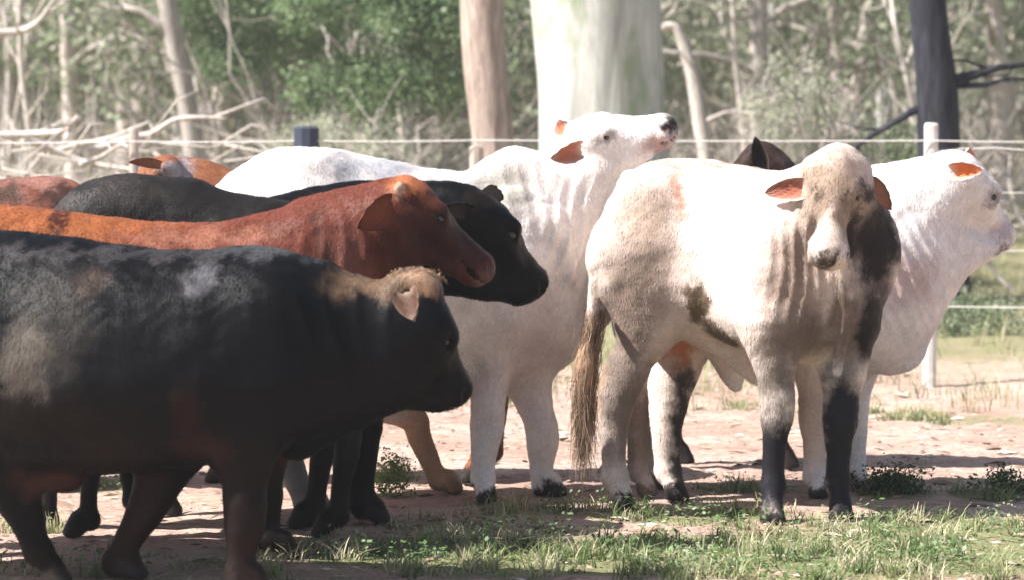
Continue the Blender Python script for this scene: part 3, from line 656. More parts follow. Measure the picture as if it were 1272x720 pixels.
def cow_white():
    c = Cow(12.85, (.78, .74, .72)); Yr, Yf = 12.62, 13.02
    c.torso([(252, 232, 330, Yr, .10), (268, 212, 390, Yr, .2), (310, 190, 440, Yr, .28), (355, 180, 465, Yr, .30), (400, 184, 478, Yr + .08, .30), (460, 197, 485, Yr + .16, .30), (520, 209, 492, Yf - .16, .29), (580, 213, 492, Yf - .07, .27), (630, 208, 482, Yf + .01, .25), (680, 215, 462, Yf + .09, .21), (715, 240, 440, Yf + .15, .16), (738, 270, 410, Yf + .18, .12)], (-.33, .95, 0), egg=.22)
    c.limb([(605, 235, Yf, 30, .10), (640, 216, Yf, 34, .10), (668, 226, Yf, 30, .09)], k=.05)     # hump
    c.limb([(655, 290, Yf + .03, 80, .19), (695, 250, Yf + .07, 62, .16), (722, 212, Yf + .10, 44, .13)], k=.06)
    c.limb([(700, 400, Yf, 40, .05), (732, 330, Yf + .08, 42, .045), (756, 265, Yf + .1, 26, .045), (772, 228, Yf + .08, 13, .04)], k=.045)   # dewlap
    c.limb([(640, 260, Yf - .17, 30, .05), (690, 290, Yf - .16, 20, .04), (708, 345, Yf - .12, 10, .03)], k=.05)
    c.limb([(618, 330, Yf - .15, 60, .10), (612, 400, Yf - .16, 45, .09)], k=.07)
    Pt = c.head(at(716, 172, Yf + .06), at(836, 160, Yf + .04), v3(-.05, -.35, 1), scale=1.18, jaw=1.1, narrow=.95)
    c.limb([(735, 215, Yf + .05, 26, .10), (768, 200, Yf + .05, 20, .08), (800, 185, Yf + .04, 14, .06)], k=.05)
    c.hock(346, 530, Yr - .2, -1, 9); c.knee(605, 520, Yf - .24, 16); c.knee(673, 540, Yf - .08, 15)
    c.fold(720, 300, Yf, (.22, .5, .35), (1, 0, -.25), .06, .008)
    c.fold(650, 250, Yf, (.2, .5, .2), (1, 0, .1), .08, .005)
    c.paint3(Pt(1.01, .02), (.045, .2, .05), (.03, .02, .02), .4)
    c.paint3(Pt(.9, -.15), (.12, .2, .05), (.48, .33, .30), .5)
    c.ear(at(722, 184, Yf - .10), at(684, 197, Yf - .24), v3(-.1, -.95, -.3), .050, (.30, .10, .055), (.62, .47, .42), droop=.0)
    c.ear(at(705, 158, Yf + .17), at(690, 160, Yf + .3), v3(0, -1, 0), .04)
    c.leg([(606, 400, Yf - .19, 42), (608, 455, Yf - .22, 28), (607, 500, Yf - .24, 21), (604, 530, Yf - .25, 20), (600, 580, Yf - .26, 15), (600, 594, Yf - .26, 15)], face=(.25, -1, 0))
    c.leg([(652, 420, Yf + .02, 42), (657, 475, Yf - .02, 28), (668, 515, Yf - .06, 20), (674, 545, Yf - .08, 19), (672, 590, Yf - .08, 14), (676, 604, Yf - .08, 14)], face=(.8, -.6, 0))
    c.leg([(330, 380, Yr - .14, 80), (352, 470, Yr - .17, 42), (346, 530, Yr - .2, 24), (362, 580, Yr - .24, 18), (376, 616, Yr - .26, 14), (381, 626, Yr - .26, 15)])
    c.leg([(330, 380, Yr + .14, 80), (420, 470, Yr + .34, 40), (505, 512, Yr + .42, 20), (522, 545, Yr + .42, 15), (540, 586, Yr + .42, 12), (545, 596, Yr + .42, 12)])
    c.paint(520, 560, Yr + .42, (.26, .12, .26), (.42, .27, .18), .5)
    c.paint(365, 590, Yr - .2, (.2, .3, .25), (.30, .29, .31), .5)
    c.paint(625, 235, Yf - .12, (.13, .2, .10), (.40, .38, .34), .7)
    c.paint(400, 200, Yr, (.10, .3, .10), (.62, .56, .52), .6)
    c.paint(480, 205, Yr, (.28, .3, .05), (.45, .45, .48), .6)
    c.paint(640, 430, Yf - .2, (.2, .3, .25), (.60, .52, .50), .8)
    c.build('white_cow', 'white humped cow stretching its head up over the cream bull\'s rump', res=.012)

def cow_tan_back():
    Y = 13.55; c = Cow(Y, (.24, .095, .05))
    c.head_dir = -1
    c.torso([(610, 260, 330, Y, .12), (575, 232, 420, Y, .22), (510, 222, 450, Y, .27), (430, 220, 455, Y, .28), (350, 222, 450, Y, .27), (290, 218, 430, Y, .22), (260, 214, 400, Y, .16)])
    c.limb([(290, 270, Y, 55, .14), (250, 235, Y, 36, .11), (225, 222, Y, 28, .10)], k=.05)
    c.head(at(214, 208, Y - .1), at(150, 245, Y - .2), v3(-.5, -.4, .7), scale=.9)
    c.ear(at(200, 206, Y - .24), at(160, 196, Y - .30), v3(-.1, -1, .2), .024, (.24, .09, .05))
    c.paint(222, 212, Y - .1, (.07, .2, .05), (.28, .27, .29), .5)
    for y, dx in ((Y - .12, 0), (Y + .12, 25)):
        c.leg([(290 + dx, 380, y, 40), (285 + dx, 450, y, 24), (282 + dx, 500, y, 15), (284 + dx, 560, y, 12)], face=(-1, 0, 0))
        c.leg([(580 + dx * .5, 350, y, 55), (595 + dx * .5, 430, y, 30), (602 + dx * .5, 490, y, 18), (600 + dx * .5, 560, y, 12)], face=(-1, 0, 0))
    c.build('tan_cow', 'orange tan cow showing only poll and ear above the charcoal grey young cow', res=.015)

def cow_brown_back():
    Y = 13.3; c = Cow(Y, (.15, .055, .038))
    c.head_dir = -1
    c.torso([(125, 232, 380, Y, .12), (105, 216, 420, Y, .22), (50, 218, 450, Y, .27), (-20, 226, 455, Y, .28), (-100, 224, 450, Y, .25), (-160, 230, 400, Y, .18)])
    c.paint(100, 215, Y, (.10, .3, .05), (.34, .12, .06), .5)
    c.paint(40, 225, Y, (.2, .3, .04), (.28, .14, .11), .5)
    c.paint(70, 245, Y - .2, (.07, .3, .05), (.05, .025, .02), .5)
    c.paint(5, 240, Y - .2, (.05, .3, .06), (.07, .04, .03), .5)
    for x in (95, 70, -110, -130):
        y = Y + (.12 if x in (70, -130) else -.12)
        c.leg([(x, 380, y, 45), (x - 5, 450, y, 26), (x + 3, 500, y, 16), (x, 565, y, 12)], face=(-1, 0, 0))
    c.head(at(-200, 200, Y), at(-280, 280, Y), v3(-.7, 0, .7))
    c.limb([(-130, 270, Y, 60, .15), (-200, 215, Y, 38, .11)])
    c.build('brown_cow', 'mauve brown cow showing only its back beyond the red cow\'s rump', res=.016)

def cow_dark_back():
    Y = 14.1; c = Cow(Y, (.045, .029, .024))
    c.torso([(780, 270, 360, Y, .12), (800, 246, 390, Y, .22), (860, 236, 405, Y, .27), (930, 232, 408, Y, .27), (1000, 234, 405, Y, .25), (1040, 250, 390, Y, .18)])
    c.limb([(912, 224, Y, 12, .06), (930, 205, Y - .02, 16, .08), (944, 192, Y - .03, 17, .08), (962, 204, Y - .03, 19, .09), (985, 222, Y, 15, .08)], k=.02)
    c.ear(at(945, 214, Y - .14), at(938, 170, Y - .16), v3(.15, -1, .1), .042, (.010, .005, .005), (.10, .068, .058), droop=0, cup=.6)
    c.paint(942, 205, Y - .15, (.022, .3, .07), (.006, .003, .003), .5)
    c.paint(968, 205, Y - .15, (.06, .3, .05), (.10, .065, .055), .5)
    for x in (965, 1035, 800, 835):
        y = Y + (.1 if x in (1035, 835) else -.1)
        c.leg([(x, 360, y, 38), (x, 430, y, 20), (x, 480, y, 13), (x, 545, y, 11)])
    c.limb([(1000, 300, Y, 50, .13), (1060, 330, Y, 36, .1)])
    c.head(at(1070, 330, Y), at(1110, 420, Y), v3(.8, 0, .5), scale=.9)
    c.build('dark_brown_cow', 'dark brown cow hidden behind the cream bull with only its humped shoulder showing', res=.015)

def cow_white_right():
    c = Cow(13.1, (.80, .77, .76)); Y = 13.1
    c.torso([(790, 260, 380, Y, .12), (815, 236, 420, Y, .22), (880, 226, 440, Y, .29), (960, 222, 450, Y, .31), (1030, 214, 458, Y, .30), (1080, 209, 462, Y, .27), (1115, 216, 462, Y, .23), (1140, 245, 450, Y, .17), (1155, 290, 425, Y, .11)], egg=.2)
    c.limb([(1100, 300, Y, 85, .18), (1142, 258, Y - .02, 60, .145), (1180, 226, Y - .04, 40, .12)], k=.06)
    c.limb([(1118, 430, Y, 34, .05), (1140, 370, Y, 30, .045), (1165, 325, Y - .02, 17, .04), (1190, 305, Y - .04, 12, .035)], k=.05)
    Pt = c.head(at(1190, 214, Y - .04), at(1243, 300, Y + .18), v3(.84, .30, .5), scale=1.32, jaw=1.15)
    c.knee(1012, 515, Y - .18, 15)
    c.limb([(1140, 325, Y, 40, .10), (1185, 318, Y, 30, .08), (1225, 308, Y + .06, 16, .06)], k=.05)
    c.fold(1130, 340, Y - .2, (.25, .4, .35), (.9, 0, .4), .055, .006)
    c.ear(at(1180, 212, Y - .20), at(1222, 208, Y - .28), v3(0, -1, -.25), .042, (.80, .20, .06), (.8, .72, .68), droop=.01, cup=.55)
    c.ear(at(1200, 196, Y + .07), at(1212, 190, Y + .2), v3(0, -1, 0), .04)
    c.paint3(Pt(1.01, -.07), (.05, .2, .018), (.03, .02, .02), .5)
    c.paint3(Pt(.9, .02), (.06, .2, .05), (.50, .45, .48), .6)
    c.paint(1125, 345, Y - .2, (.12, .3, .10), (.62, .48, .46), .8)
    for x, y in ((1012, Y - .18), (1062, Y + .13)):
        c.leg([(x + 5, 420, y, 42), (x, 480, y, 22), (x, 520, y, 17), (x, 570, y, 14), (x, 592, y, 14)], face=(.15, -1, 0))
    for x, y in ((792, Y - .14), (812, Y + .16)):
        c.leg([(x + 25, 390, y, 60), (x + 12, 450, y, 28), (x, 500, y, 17), (x, 560, y, 13), (x, 584, y, 12)], face=(.6, -.8, 0))
    c.paint(1012, 500, Y - .18, (.12, .1, .25), (.50, .40, .32), .7)
    c.paint(795, 520, Y - .1, (.12, .35, .35), (.22, .17, .15), .7)
    c.build('white_cow', 'white cow at the far right looking over the fence line past the white post', res=.012)

def cow_cream():
    Yr, Yf = 12.72, 12.30; c = Cow(12.45, (.74, .64, .58))
    Lt = (.32, .95, 0)
    c.torso([(762, 262, 350, Yr, .12), (778, 228, 390, Yr, .22), (812, 204, 415, Yr, .28), (850, 197, 415, Yr - .03, .30), (900, 203, 425, Yr - .1, .32), (940, 210, 435, Yr - .15, .32), (980, 216, 446, Yf, .29), (1020, 222, 452, Yf - .02, .26), (1050, 240, 448, Yf - .04, .22), (1072, 280, 430, Yf - .05, .15)], Lt, egg=.2)
    c.limb([(985, 242, Yf, 28, .10), (1015, 228, Yf - .04, 30, .11), (1035, 240, Yf - .08, 28, .11)], k=.05)
    c.limb([(1000, 300, Yf, 72, .2), (1030, 272, Yf - .13, 60, .17), (1042, 240, Yf - .27, 44, .14)], k=.06)
    c.limb([(1042, 310, Yf - .24, 20, .08), (1050, 360, Yf - .24, 18, .045), (1045, 420, Yf - .24, 11, .035), (1040, 462, Yf - .24, 7, .022)], (.3, .95, 0), k=.045)   # dewlap
    c.limb([(1062, 250, Yf - .1, 30, .12), (1066, 320, Yf - .12, 26, .12), (1062, 400, Yf - .1, 30, .12)], k=.06)
    c.limb([(975, 310, Yf - .22, 34, .08), (962, 390, Yf - .22, 40, .09)], k=.07)
    c.limb([(985, 290, Yf - .26, 8, .03), (980, 330, Yf - .28, 7, .03), (992, 370, Yf - .27, 8, .03)], k=.03)
    c.limb([(815, 260, Yr - .2, 52, .10), (805, 330, Yr - .22, 52, .10), (808, 385, Yr - .20, 40, .09)], k=.07)
    # head turned to the camera
    Pt = c.head(at(1042, 210, Yf - .30), at(1026, 325, Yf - .44), v3(-.18, -1, .28), scale=.98, dome=.03, narrow=.80, muz=1.62)
    c.fold(985, 330, Yf - .3, (.16, .3, .3), (1, 0, -.1), .05, .008)
    c.fold(1045, 380, Yf - .28, (.10, .3, .35), (1, 0, 0), .05, .003)
    c.hock(769, 487, Yr - .18, -1, 10); c.hock(832, 485, Yr + .12, -1, 10); c.knee(965, 510, Yf - .2, 15); c.knee(1045, 515, Yf - .1, 15)
    c.limb([(1047, 196, Yf - .40, 3, .012), (1044, 215, Yf - .44, 2.5, .01)], k=.025, op='cut')
    for sd in (-1, 1):
        e = Pt(.335, .100, sd * .122); c.extra.append(('eye', e, .020)); c.late = getattr(c, 'late', []) + [(Pt(.335, .115, sd * .125), .022, (.04, .028, .024), .5)]
        c.ch.append(chain([[*Pt(.26, .13, sd * .105), .012, .012], [*Pt(.30, .125, sd * .14), .012, .012], [*Pt(.36, .10, sd * .155), .010, .010]], (0, 1, 0), k=.012))
        c.ch.append(chain([[*Pt(.97, .185, sd * .075), .013, .013], [*Pt(1.02, .16, sd * .085), .012, .012]], (0, 1, 0), k=.008, op='cut')); c.late.append((Pt(.985, .17, sd * .08), .014, (.002, .001, .001), .3))
    c.limb([(1015, 212, Yf - .28, 20, .08), (1040, 200, Yf - .27, 23, .09), (1062, 212, Yf - .26, 20, .08)], (0, 1, 0), k=.04)
    NOSE = (Pt(1.03, .15) + v3(.010, 0, 0), (.056, .12, .056), (.010, .008, .010), .12)
    c.paint3(Pt(.90, .05), (.09, .11, .052), (.82, .78, .76), .25); c.paint3(*NOSE)
    c.paint3(Pt(.35, .1), (.16, .2, .20), (.30, .225, .17), .6)
    c.paint3(Pt(.75, .1), (.032, .2, .10), (.55, .47, .42), .4)
    c.paint(1082, 300, Yf - .12, (.13, .3, .22), (.022, .015, .014), .35)  # right neck and chest: dark coat with shade painted in
    c.paint(1078, 400, Yf - .1, (.12, .3, .16), (.022, .016, .015), .35)
    c.paint(1072, 238, Yf - .28, (.065, .12, .05), (.05, .034, .03), .3); c.paint(1056, 288, Yf - .3, (.038, .14, .14), (.04, .028, .025), .3)  # shadowed right side of the face, painted dark
    c.paint(1036, 262, Yf - .5, (.022, .08, .12), (.50, .42, .36), .4)
    c.ear(at(1008, 232, Yf - .30), at(950, 240, Yf - .20), v3(.05, -1, -.05), .048, (.36, .13, .09), (.62, .46, .38), droop=.0, cup=.45)
    c.ear(at(1080, 224, Yf - .28), at(1107, 258, Yf - .20), v3(.1, -1, 0), .036, (.25, .12, .09), (.16, .11, .09), droop=.01)
    # marks, with painted light and shade on the flank and far hind leg
    c.paint(800, 330, Yr - .2, (.16, .25, .30), (.27, .20, .155), .8)
    c.paint(775, 400, Yr - .1, (.10, .4, .30), (.25, .19, .155), .6)
    c.paint(843, 240, Yr - .3, (.022, .2, .09), (.55, .32, .24), .6)
    c.paint(880, 203, Yr - .1, (.35, .3, .018), (.52, .38, .33), .5)
    c.paint(868, 375, Yr - .35, (.055, .12, .10), (.13, .095, .062), .2)  # cast shadow on the flank, painted into the coat colour
    c.paint(905, 412, Yr - .35, (.10, .12, .075), (.15, .11, .075), .25)  # lower end of the painted flank shadow, toward the belly
    c.paint(985, 350, Yf - .3, (.13, .2, .26), (.30, .23, .19), .6)
    c.paint(1000, 420, Yf - .3, (.15, .2, .11), (.16, .12, .10), .6)
    c.paint(962, 460, Yf - .2, (.09, .12, .18), (.20, .165, .145), .5); c.paint(772, 490, Yr - .18, (.12, .14, .30), (.21, .165, .14), .5); c.paint(800, 270, Yr - .2, (.12, .2, .14), (.40, .31, .25), .7)
    c.paint(832, 520, Yr + .1, (.03, .15, .35), (.62, .52, .46), .4)  # sunlit strip of the far hind leg, painted lighter
    c.paint(1042, 470, Yf - .26, (.05, .2, .06), (.80, .74, .70), .4)
    c.paint(1050, 400, Yf - .27, (.06, .12, .17), (.17, .125, .10), .4)
    c.paint(962, 590, Yf - .2, (.12, .12, .30), (.018, .017, .022), .35)
    c.paint(1045, 560, Yf - .1, (.10, .3, .40), (.018, .017, .022), .35)
    c.paint(848, 560, Yr + .1, (.05, .2, .50), (.05, .038, .034), .4)  # shaded half of the far hind leg, painted dark
    c.paint(842, 425, Yr + .1, (.08, .2, .08), (.50, .20, .10), .6)
    for q in c.late: c.paint3(*q)
    # sheath and flank fold
    c.limb([(872, 408, Yr - .1, 22, .10), (905, 428, Yr - .14, 20, .06), (928, 452, Yr - .16, 15, .04), (938, 468, Yr - .16, 9, .025)], k=.05)
    c.limb([(895, 430, Yr + .04, 20, .05), (908, 458, Yr + .04, 17, .04), (915, 478, Yr + .04, 9, .02)], k=.03)
    c.paint(915, 468, Yr + .04, (.05, .1, .07), (.80, .74, .70), .3)
    # legs
    c.leg([(960, 400, Yf - .2, 44), (962, 440, Yf - .2, 30), (965, 485, Yf - .2, 21), (965, 515, Yf - .2, 20), (961, 560, Yf - .2, 14), (960, 603, Yf - .2, 15)], face=(-.1, -1, 0), foot=1.1)
    c.leg([(1048, 400, Yf - .06, 42), (1047, 450, Yf - .08, 32), (1045, 490, Yf - .1, 22), (1043, 520, Yf - .1, 21), (1041, 565, Yf - .1, 15), (1041, 600, Yf - .1, 15)], face=(.1, -1, 0), foot=1.1)
    c.leg([(800, 320, Yr - .14, 72), (810, 385, Yr - .17, 48), (790, 440, Yr - .18, 27), (769, 487, Yr - .18, 26), (762, 530, Yr - .18, 19), (763, 580, Yr - .19, 15), (764, 592, Yr - .19, 16)], face=(.5, -.8, 0), foot=1.1)
    c.leg([(825, 330, Yr + .14, 70), (848, 400, Yr + .15, 48), (842, 445, Yr + .14, 33), (832, 485, Yr + .12, 27), (828, 530, Yr + .10, 20), (829, 575, Yr + .10, 16), (830, 584, Yr + .10, 16)], face=(.5, -.8, 0), foot=1.1)
    # tail
    tl = [(782, 222, Yr - .02, 12), (770, 245, Yr - .06, 10), (757, 285, Yr - .14, 9), (746, 325, Yr - .16, 10), (740, 355, Yr - .16, 9), (734, 410, Yr - .14, 8), (728, 450, Yr - .13, 14), (725, 500, Yr - .13, 9), (722, 535, Yr - .13, 4)]
    c.limb(tl, k=.012)
    c.paint(730, 460, Yr - .14, (.1, .1, .25), (.36, .24, .16), .3)
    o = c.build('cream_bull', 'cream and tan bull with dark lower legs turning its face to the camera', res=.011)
    hair('tail_switch', o, [at(740, 385, Yr - .15), at(732, 440, Yr - .14), at(726, 500, Yr - .13), at(724, 550, Yr - .12)], 3000, .31, .0016, (.31, .22, .155), .018)

for f in (cow_grey_calf, cow_red, cow_black_rear, cow_black_front, cow_white, cow_tan_back, cow_brown_back, cow_dark_back, cow_white_right, cow_cream): f()

# ------------------------------------------------------------------ fence
def fence():
    root = empty('wire_fence', (0, 19.15, 0)); tag(root, 'white post and plain wire fence strung behind the cattle', 'fence')
    Yp = 19.15
    PAINT = simple('white_painted_steel', (.60, .59, .56), .7, .3, 14, .25, .2, .003)
    WOODP = simple('weathered_post', (.44, .38, .33), .9, .2, 14, .3, .5, .01, (1, 1, .2))
    SLATE = simple('slate_post', (.045, .055, .085), .8, .3, 14, .3, .5, .01, (1, 1, .2))
    def post(px, top, w, m):
        X = gx(px, Yp); z = float(at(px, top, Yp)[2]); g = float(gz(X, Yp)); b = MB(); h = w / 2
        v = []
        for zz, k in ((g - .2, 1), (z - .015, 1), (z, .8)):
            for a in range(10):
                t = 2 * math.pi * a / 10; ct, st = math.cos(t), math.sin(t)
                p_ = (abs(ct) ** 4 + abs(st) ** 4) ** -.25 * h * k
                v.append((X + ct * p_, Yp + st * p_, zz))
        f = [(r * 10 + a, r * 10 + (a + 1) % 10, (r + 1) * 10 + (a + 1) % 10, (r + 1) * 10 + a) for r in (0, 1) for a in range(10)] + [tuple(range(20, 30))]
        b.add(v, f); return b.build('post', m, root, smooth=False)
    o = post(1156, 153, .085, PAINT); o['label'] = 'white painted steel post'
    post(167, 158, .06, WOODP); o = post(381, 157, .16, SLATE); o['label'] = 'dark slate post top'
    post(592, 182, .09, WOODP); post(1420, 158, .07, PAINT); post(-160, 158, .07, WOODP)
    WIRE = simple('galvanised_wire', (.72, .70, .66), .4, .6, 30, .1, 0)
    px_ = [-420, -160, 167, 381, 592, 1156, 1420, 1700]
    for wy in (177, 240, 312, 381):
        pts = []
        for i in range(len(px_) - 1):
            for k in range(6):
                t = k / 6; x = px_[i] + (px_[i + 1] - px_[i]) * t
                p = at(x, wy - 2.5 * math.sin(x * .002) + 5 * t * (1 - t), Yp); p[1] -= .05; pts.append(p)
        b = MB(); b.tube(pts, [.0042 if wy in (177, 381) else .003] * len(pts), 5); b.build('wire', WIRE, root)
    b = MB(); pts = [at(x, 186 - .004 * (x - 1160) + 2 * math.sin(x * .05), Yp) + v3(0, .06, 0) for x in range(1160, 1480, 40)]
    b.tube(pts, [.004] * len(pts), 5); b.build('wire', WIRE, root)
fence()

# ------------------------------------------------------------------ trees
GREENS2 = [(.05, .09, .03), (.08, .13, .045), (.03, .06, .02)]; PALEG2 = [(.16, .24, .08), (.24, .30, .12), (.12, .18, .06)]
def crown_mesh(centers, rads, n, leaf, pal, dense=1.0, droop=.3):
    centers = np.asarray(centers); rads = np.asarray(rads); w = rads ** 2; w = w / w.sum()
    # leaf clumps: each lobe holds many twigs, each twig a spray of leaves
    k = max(1, n // 9); li = rng.choice(len(centers), k, p=w)
    d = rng.normal(0, 1, (k, 3)); d /= np.linalg.norm(d, axis=1)[:, None]
    tw = centers[li] + d * (rads[li] * rng.uniform(.35, 1.05, k) ** .6)[:, None] * np.array([1, 1, .75])
    t = np.repeat(tw, 9, 0) + rng.normal(0, leaf * 1.7, (k * 9, 3)); m = len(t)
    a = rng.normal(0, 1, (m, 3)) + [0, 0, -droop]; a /= np.linalg.norm(a, axis=1)[:, None]
    b = np.cross(a, rng.normal(0, 1, (m, 3))); b /= np.linalg.norm(b, axis=1)[:, None]
    L = (leaf * rng.uniform(.6, 1.5, m))[:, None]; W = L * .30
    V = np.stack([t, t + a * L * .5 + b * W, t + a * L, t + a * L * .5 - b * W], 1).reshape(-1, 3)
    col = np.array(pal)[rng.integers(0, len(pal), k)]; col = np.repeat(col, 9, 0) * rng.uniform(.75, 1.3, (m, 1))
    return V, np.arange(m * 4).reshape(m, 4), np.repeat(col, 4, 0)
GREENS = [(.18, .23, .12), (.22, .27, .16), (.27, .30, .20), (.14, .18, .09), (.33, .35, .25)]
DEEP = [(.13, .20, .09), (.18, .26, .12), (.09, .14, .06), (.26, .33, .18)]
PALEG = [(.38, .41, .29), (.44, .46, .35), (.50, .46, .39), (.31, .34, .23)]
def limbs(mb, p, d, L, r, depth, tips, spread=.6, seg=5, up=.15, kink=.18):
    pts = [p]; rr = [r]; cur = np.array(p, float); dd = np.array(d, float)
    for i in range(seg):
        dd = dd + rng.normal(0, kink, 3) + [0, 0, up * .3]; dd /= np.linalg.norm(dd); cur = cur + dd * L / seg; pts.append(cur.copy()); rr.append(r * (1 - .55 * (i + 1) / seg))
    mb.tube(pts, rr, 7 if r > .04 else (5 if r > .012 else 3), caps=False)
    if depth == 0: tips.append(cur); return
    for j in range(rng.integers(2, 4)):
        i = rng.integers(2, seg + 1); nd = dd + rng.normal(0, spread, 3); nd /= np.linalg.norm(nd)
        limbs(mb, pts[i], nd, L * rng.uniform(.5, .8), rr[i] * .75, depth - 1, tips, spread, seg, up, kink)
def place(o, x, y, rot=0., s=1.):
    o.location = (x, y, float(gz(x, y))); o.rotation_euler = (0, 0, rot); o.scale = (s, s, s)
def dup(root):
    r = root.copy(); C.objects.link(r)
    for ch in list(root.children):
        c = ch.copy(); C.objects.link(c); c.parent = r; c.matrix_parent_inverse = Matrix.Identity(4)
    return r

def near_tree(name, label, pts, rads, mat, Y, top_dir, crown, pal=GREENS, seg=20, branches=(), n=5000, leaf=.07, wob=.12):
    """pts in photo px rows at distance Y; trunk goes on above the frame into a real crown"""
    base = at(pts[0][0], 300, Y); root = empty(name, (base[0], Y, float(gz(base[0], Y))))
    P = [at(x, y, Y) for x, y in pts]; P[0] = np.array([P[0][0], Y, float(gz(P[0][0], Y)) - .2]); Rr = list(rads)
    td = np.array(top_dir, float); cur = P[-1]; r = Rr[-1]; top = crown[0]
    k = 5
    for i in range(k):
        cur = cur + td * (top / k) + rng.normal(0, .05, 3); P.append(cur); Rr.append(r * (1 - .11 * (i + 1)))
    D = dens([[*p, q] for p, q in zip(P, Rr)], 6)
    mb = MB(); mb.tube([d_[:3] for d_ in D], list(D[:, 3]), seg, wob=wob); mb.build('trunk', mat, root)
    for br in branches:
        bb = MB(); q = [at(x, y, Y - .02) for x, y, _ in br]; bb.tube(q, [w for _, _, w in br], 7, wob=.1)
        for j in range(2, len(q)):
            e = q[j] + rng.normal(0, .22, 3) + [0, 0, .08]; bb.tube([q[j - 1] * .4 + q[j] * .6, (q[j] + e) / 2 + rng.normal(0, .03, 3), e], [br[j][2] * .6, br[j][2] * .4, .004], 4)
        bb.build('branch', mat, root)
    lm = MB(); tips = []
    for j in range(9):
        i = -1 - int(j * 1.6); a = j * 2.4
        limbs(lm, D[i][:3], v3(math.cos(a), math.sin(a), .6), crown[1] * rng.uniform(.6, 1), D[i][3] * .5, 2, tips)
    lm.build('limb', mat, root)
    V, F, Cc = crown_mesh(tips, np.full(len(tips), crown[1] * .28), n, leaf, pal)
    mesh_obj('crown', V, F, LEAF, root, cols=Cc)
    tag(root, label, 'tree'); return root
# the giant pale trunk
near_tree('pale_gum_tree', 'giant pale smooth trunk right behind the raised white head', [(765, 420), (757, 330), (750, 200), (746, 90), (741, 0), (738, -60)], [.80, .68, .585, .585, .60, .60], BARK_PALE, 28, (0, .05, 7), (1, 3.4), n=9000, leaf=.10, seg=40, wob=.05)
near_tree('pink_barked_tree', 'straight pinkish trunk leaning slightly beside the giant pale trunk', [(640, 430), (622, 300), (613, 180), (604, 90), (599, 0), (594, -60)], [.26, .20, .178, .182, .185, .18], BARK_PINK, 26, (-.1, .02, 5), (1, 2.6), n=6000, leaf=.08)
near_tree('charred_tree', 'blackened trunk with bare crooked side branches behind the white fence post', [(1175, 412), (1171, 330), (1166, 200), (1163, 110), (1157, 50), (1152, 0), (1148, -50)], [.26, .20, .168, .16, .15, .145, .14], BARK_CHAR, 23.8, (-.1, 0, 4.5), (1, 2.2), n=4500, leaf=.07,
          branches=[[(1188, 99, .045), (1215, 92, .035), (1240, 84, .028), (1275, 80, .022), (1330, 60, .015)], [(1140, 135, .035), (1112, 152, .025), (1085, 168, .022), (1062, 184, .015)], [(1188, 106, .03), (1225, 106, .02), (1250, 98, .015), (1290, 99, .01)]])
near_tree('leaning_grey_tree', 'thin dark grey tree leaning left above the fallen branches', [(252, 330), (243, 200), (231, 120), (218, 60), (207, 0), (198, -50)], [.17, .13, .115, .11, .105, .10], BARK_GREY, 34, (-.4, 0, 4), (1, 2.4), n=5000, leaf=.08,
          branches=[[(212, 50, .06), (196, 28, .05), (175, 14, .04), (150, 8, .03)], [(228, 125, .03), (244, 118, .02), (262, 110, .012)]])
near_tree('broken_dead_tree', 'pale bare leaning stem with a hooked broken top beside the giant pale trunk', [(888, 330), (880, 215), (871, 160), (862, 105), (850, 60), (838, 35)], [.10, .085, .08, .07, .06, .05], DEAD, 31, (-.25, 0, .25), (.5, .5), n=40, leaf=.03)

# bushes: a stem and a leafy crown down to the ground
def bush(name, label, px, Y, py, rx, rz, n, leaf, pal, group=None, cat='bush'):
    X = gx(px, Y); g = float(gz(X, Y)); c = at(px, py, Y); root = empty(name, (X, Y, g)); mb = MB(); tips = []
    for j in range(6):
        a = j * 1.1 + .4; limbs(mb, v3(X, Y, g - .1), v3(math.cos(a) * .5, math.sin(a) * .5, 1), (c[2] + rz * .5 - g) * rng.uniform(.6, 1), min(.045, rx * .06), 2, tips, .5)
    mb.build('stem', BARK_GREY, root)
    k = 26; u = rng.normal(0, 1, (k, 3)); u /= np.linalg.norm(u, axis=1)[:, None]
    cs = c + u * rng.uniform(.3, 1, (k, 1)) ** .6 * [rx, rx * .8, rz]; V, F, Cc = crown_mesh(cs, rng.uniform(.22, .5, k) * rx * .75, n, leaf, pal)
    mesh_obj('foliage', V, F, LEAF, root, cols=Cc); tag(root, label, cat, group); return root
bush('leafy_tree', 'dense dark green leafy tree left of the straight pinkish trunk', 462, 33, 40, 1.15, .85, 26000, .05, DEEP, cat='tree')
bush('leafy_tree', 'broad leafy green tree reaching down between the leaning grey tree and the straight trunk', 310, 38, 10, 1.35, .85, 22000, .055, DEEP, cat='tree')
bush('low_bush', 'low green bush beside the dark slate post top', 420, 30, 190, .7, .35, 5000, .035, PALEG)
bush('low_bush', 'small dark green bush beneath the crooked branch of the blackened tree', 1110, 27, 200, .5, .35, 4000, .035, GREENS)
bush('low_bush', 'dark shaded bush at the foot of the blackened tree', 1215, 22.5, 405, .45, .22, 5000, .03, GREENS)
bush('low_bush', 'pale green bush showing between the brown hump and the cream bull\'s poll', 990, 30, 130, .55, .5, 3500, .035, PALEG)

bush('low_bush', 'dark green ground bush beside the cream bull\'s front hooves', 1112, 13.05, 602, .15, .06, 2200, .016, GREENS2)  # dark bush put in where the bull's shadow falls
bush('low_bush', 'small green ground bush between the black foreleg and the tan hind leg', 486, 13.0, 595, .07, .09, 1100, .015, PALEG2)
bush('low_bush', 'dark leafy bush in place of the shadow at the far right edge of the bare earth', 1262, 13.05, 606, .12, .06, 1800, .016, GREENS2)  # dark leaves stand in for a ground shadow here
